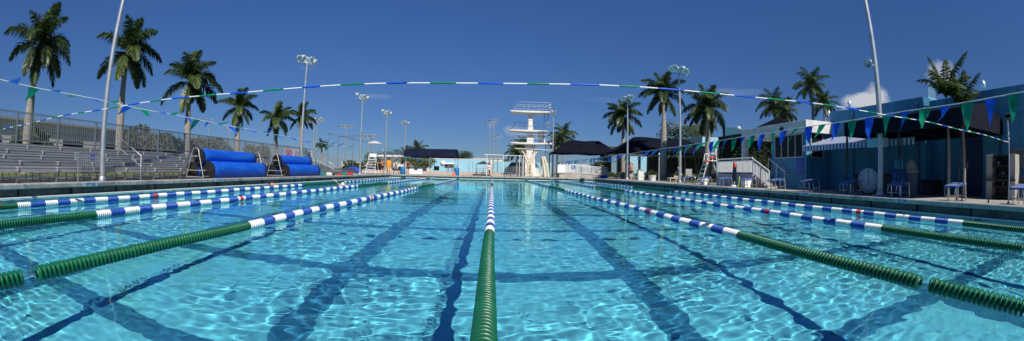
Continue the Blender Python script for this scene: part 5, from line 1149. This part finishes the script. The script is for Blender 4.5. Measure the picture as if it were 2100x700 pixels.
def person(x, y, z, rz, lab, sk=0, top=None, bottom=None, arms=((.25, .05), (-.25, .05)), hat=None, step=.1, h=1.75, sit=False, towel=None, female=False, lean=0, group='people on the deck'):
    k = h / 1.75; t = thing('person', lab, 'person', (x, y, z), group, rz); V = lambda a, b, c: Vector((a * k, b * k, c * k))
    dz = -.42 if sit else 0
    pel, ch, nk, hd = V(0, 0, .95 + dz), V(0, lean * .5, 1.28 + dz), V(0, lean * .8, 1.48 + dz), V(0, lean * .8 - .02, 1.62 + dz)
    pts = [pel, V(0, lean * .2, 1.1 + dz), ch, V(0, lean * .75, 1.42 + dz), nk, hd, V(0, lean * .8 - .02, 1.70 + dz)]; E_ = [(0, 1), (1, 2), (2, 3), (3, 4), (4, 5), (5, 6)]; rd = [(.15 * k, .11 * k), (.135 * k, .10 * k), (.16 * k, .11 * k), (.09 * k, .07 * k), .055 * k, (.085 * k, .10 * k), (.07 * k, .08 * k)]
    arm_ix = []
    for s, (ax, ay) in zip((1, -1), arms):
        sh = V(s * .19, lean * .7, 1.40 + dz); el_ = sh + V(ax * .9 if abs(ax) > .2 else s * .06, -.02 - ay * .3, -.27 if ay < .5 else .0 - .1); ha = el_ + V(ax * .1 + s * .0, -.1 - ay * .35, -.22 if ay < .5 else .1)
        b = len(pts); pts += [sh, el_, ha, ha + V(0, -.02, -.09)]; E_ += [(3, b), (b, b + 1), (b + 1, b + 2), (b + 2, b + 3)]; rd += [.052 * k, .040 * k, .028 * k, (.035 * k, .02 * k)]; arm_ix.append(b)
    leg_ix = []
    for s in (1, -1):
        hip = V(s * .10, 0, .88 + dz)
        if sit: kn, an = V(s * .12, -.42, .5), V(s * .12, -.42, .08)
        else: kn, an = V(s * .11, -step * s * .5 - .03, .48), V(s * .12, -step * s, .08)
        b = len(pts); pts += [hip, kn, an, an + V(0, -.14, -.05)]; E_ += [(0, b), (b, b + 1), (b + 1, b + 2), (b + 2, b + 3)]; rd += [.085 * k, .055 * k, .04 * k, (.045 * k, .03 * k)]; leg_ix.append(b)
    skinned('body', pts, E_, rd, skin[sk], t)
    def cloth(name, idx, edges, grow, mat):
        mp = {a: i for i, a in enumerate(idx)}; skinned(name, [pts[a] for a in idx], [(mp[a], mp[b]) for a, b in edges], [tuple(q * grow for q in rd[a]) if isinstance(rd[a], tuple) else rd[a] * grow for a in idx], mat, t)
    if top is not None:
        a, b = arm_ix; idx = [2, 0, 1, 3, a, b]; P3 = pts; cloth('shirt', [2, 1, 0, 3, a, b], [(2, 1), (1, 0), (2, 3), (3, a), (3, b)], 1.22, colm('shirt ' + lab[:30], top))
    if bottom is not None:
        a, b = leg_ix; n0 = len(pts); pts.append(pts[a].lerp(pts[a + 1], .75)); pts.append(pts[b].lerp(pts[b + 1], .75)); rd += [.075 * k, .075 * k]
        cloth('shorts', [0, a, b, n0, n0 + 1], [(0, 1)] and [(0, a), (0, b), (a, n0), (b, n0 + 1)], 1.18, colm('shorts ' + lab[:30], bottom))
    m = MB(); c = pts[5] + V(0, .012, .045); m.lathe([(.086 * k, -.03 * k), (.098 * k, .01 * k), (.09 * k, .06 * k), (.05 * k, .095 * k), (0, .105 * k)], c, n=12, sy=1.12); 
    m.build('hair' if not hat else 'hat', hair_m if not hat else colm('hat ' + lab[:30], hat), t, True)
    m = MB(); 
    for s in (-1, 1): m.lathe([(0, -.008), (.009, 0), (0, .008)], pts[5] + V(s * .032, -.098, .005), (0, 1, 0), 6)
    m.build('eyes', hair_m, t, True)
    m = MB(); m.add([pts[5] + V(0, -.10, .0), pts[5] + V(-.014, -.098, -.035), pts[5] + V(.014, -.098, -.035), pts[5] + V(0, -.125, -.03)], [(0, 1, 3), (0, 3, 2), (1, 2, 3), (0, 2, 1)]); m.build('nose', skin[sk], t, True)
    if towel is not None:
        m = MB(); m.lathe([(.24 * k, .6 * k), (.27 * k, 1.0 * k), (.28 * k, 1.3 * k), (.2 * k, 1.44 * k)], (0, 0, 0), n=12, sx=1.1, sy=.8); m.build('towel', colm('towel ' + lab[:30], towel), t, True)
    return t
Yp = 52.0
person(fx(797, Yp), Yp, DZ, R(10), 'person in a long orange shirt and dark shorts standing on the far deck', 2, (.75, .27, .02), (.03, .02, .02), ((.3, .1), (-.3, .1)), h=1.9, towel=(.75, .30, .03))
person(fx(782, Yp), Yp + .4, DZ, R(-60), 'person with an orange red top bending by the ladder of the lifeguard chair', 0, (.75, .14, .05), (.02, .02, .03), ((.2, .6), (-.1, .6)), h=1.7, lean=-.12, step=.25)
person(fx(812, Yp), Yp, DZ, R(60), 'person in a white shirt and pale shorts walking on the far deck', 2, (.42, .44, .45), (.5, .5, .5), ((.15, .6), (-.1, .3)), h=1.75, step=.28)
person(fx(836, 55), 55, DZ, R(20), 'person in dark clothes behind the left blue barrel', 0, (.08, .02, .03), (.02, .02, .03), h=1.7)
person(fx(1003, 53.4), 55.6, DZ + .1, R(0), 'person in a white shirt seated on the portable bleacher', 1, (.82, .82, .84), (.05, .05, .08), sit=True, hat=(.08, .06, .05), h=1.95)
p = P(1293, 369, X=13.3); person(13.3, p.y, DZ, R(-40), 'person with a pink towel standing by the floodlight pole', 1, (.45, .22, .22), (.03, .03, .05), hat=(.35, .2, .12), h=1.7); p = P(1299, 369, X=13.75); person(13.8, p.y + .5, DZ, R(40), 'person in pale turquoise shorts beside the one with a pink towel', 0, (.5, .45, .42), (.2, .5, .5), h=1.72, hat=(.6, .55, .5))
p = P(1403, 368, X=15.5); person(15.0, p.y, DZ, R(-70), 'person in navy sitting on a lounge chair by the light pole', 1, (.03, .05, .12), (.03, .05, .14), sit=True, hat=(.6, .6, .6), h=1.6)
t = thing('lounge_chair', 'white pool lounger under the seated person in navy', 'lounger', (15.0, p.y, DZ)); m = MB(); m.box((-.95, -.3, .30), (.5, .3, .34), bev=.01); m.build('bed', white, t, True)
for q in ((-.85, -.25), (-.85, .25), (.4, -.25), (.4, .25)): MB().tube([(q[0], q[1], 0), (q[0], q[1], .3)], .022, 8).build('leg', white, t, True)
t = thing('wheelchair', 'grey wheeled lounge frame parked by the light pole', 'wheelchair', (13.6, P(1415, 370, X=13.6).y, DZ)); m = MB()
for s in (-.28, .28): m.tube([(s, .3 * math.cos(a), .3 + .3 * math.sin(a)) for a in [i * math.pi / 8 for i in range(17)]], .02, 6)
m.build('wheel', steel, t, True); m = MB(); m.box((-.25, -.3, .48), (.25, .25, .52)); m.box((-.25, .22, .5), (.25, .26, 1.0)); m.build('seat', pm('seat grey', (.3, .3, .3)), t, True)

# ------------------------------------------------------------------ swimmers
def swimmer(x, y, lab, sk=0, cap=None, arm=((.34, -.46, .2), (.46, -.68, .32), (.49, -.77, .34)), rz=0, trunks=(.02, .08, .4), legs=True):
    t = thing('swimmer', lab, 'swimmer', (x, y, 0), 'swimmers in the pool', rz); V = Vector
    pts = [V((0, 0, -.06)), V((0, -.25, -.02)), V((0, -.5, .0)), V((0, -.62, .03)), V((0, -.76, .08)), V((0, -.86, .09)), V((.1, .1, -.12)), V((.1, .55, -.16)), V((.1, .95, -.12)), V((-.1, .1, -.12)), V((-.1, .55, -.2)), V((-.1, .95, -.22)), V((-.2, -.52, -.02)), V((-.3, -.75, -.15)), V((-.3, -1.0, -.25))]
    E_ = [(0, 1), (1, 2), (2, 3), (3, 4), (4, 5), (0, 6), (6, 7), (7, 8), (0, 9), (9, 10), (10, 11), (2, 12), (12, 13), (13, 14)]; rd = [(.14, .10), (.14, .11), (.17, .11), .06, (.09, .1), .07, .08, .055, .035, .08, .055, .035, .055, .04, .028]
    if arm:
        pts += [V((.2, -.5, .06)), V(arm[0]), V(arm[1]), V(arm[2])]; b = 15; E_ += [(2, b), (b, b + 1), (b + 1, b + 2), (b + 2, b + 3)]; rd += [.058, .045, .032, (.04, .02)]
    skinned('body', pts, E_, rd, skin[sk], t)
    skinned('trunks', [pts[0], pts[0].lerp(pts[1], .3), pts[6].lerp(pts[7], .4), pts[9].lerp(pts[10], .4)], [(0, 1), (0, 2), (0, 3)], [(.16, .12), (.15, .12), .09, .09], colm('trunks ' + lab[:20], trunks), t)
    m = MB(); m.lathe([(.095, -.05), (.108, 0), (.10, .06), (.06, .10), (0, .115)], V((0, -.79, .11)), (0, -.35, 1), 12); m.build('swim_cap' if cap else 'hair', colm('cap ' + lab[:20], cap) if cap else hair_m, t, True)
    return t
s = swimmer(-6.9, 20.6, 'swimmer with one arm raised and a white cap beside the second lane rope', 1, (.8, .8, .8), rz=R(-150))
swimmer(-9.9, 19.3, 'swimmer with dark hair by the wall below the second cover rack', 0, None, False, R(-120))
sw = swimmer(-7.85, 2.5, 'swimmer at the far left of the near end, forearm out of the water', 0, None, ((.38, -.8, .22), (.45, -1.13, .28), (.47, -1.24, .12)), R(180), (.3, .02, .02))
swimmer(-8.1, 49.0, 'swimmer resting at the far wall, left one of two', 0, None, False, R(180)); swimmer(-7.1, 49.0, 'swimmer resting at the far wall, right one of two', 1, None, False, R(180))
m = MB(); p = P(492, 376.5, Z=.05); m.box((p.x - .12, p.y - .2, .02), (p.x + .12, p.y + .2, .06), bev=.02, rz=.6); m.box((p.x - .1, p.y - .1, .06), (p.x + .1, p.y + .1, .16), bev=.02); o = m.build('kickboard', rope_blue); tag(o, 'small blue kickboard floating near the left wall', 'kickboard')
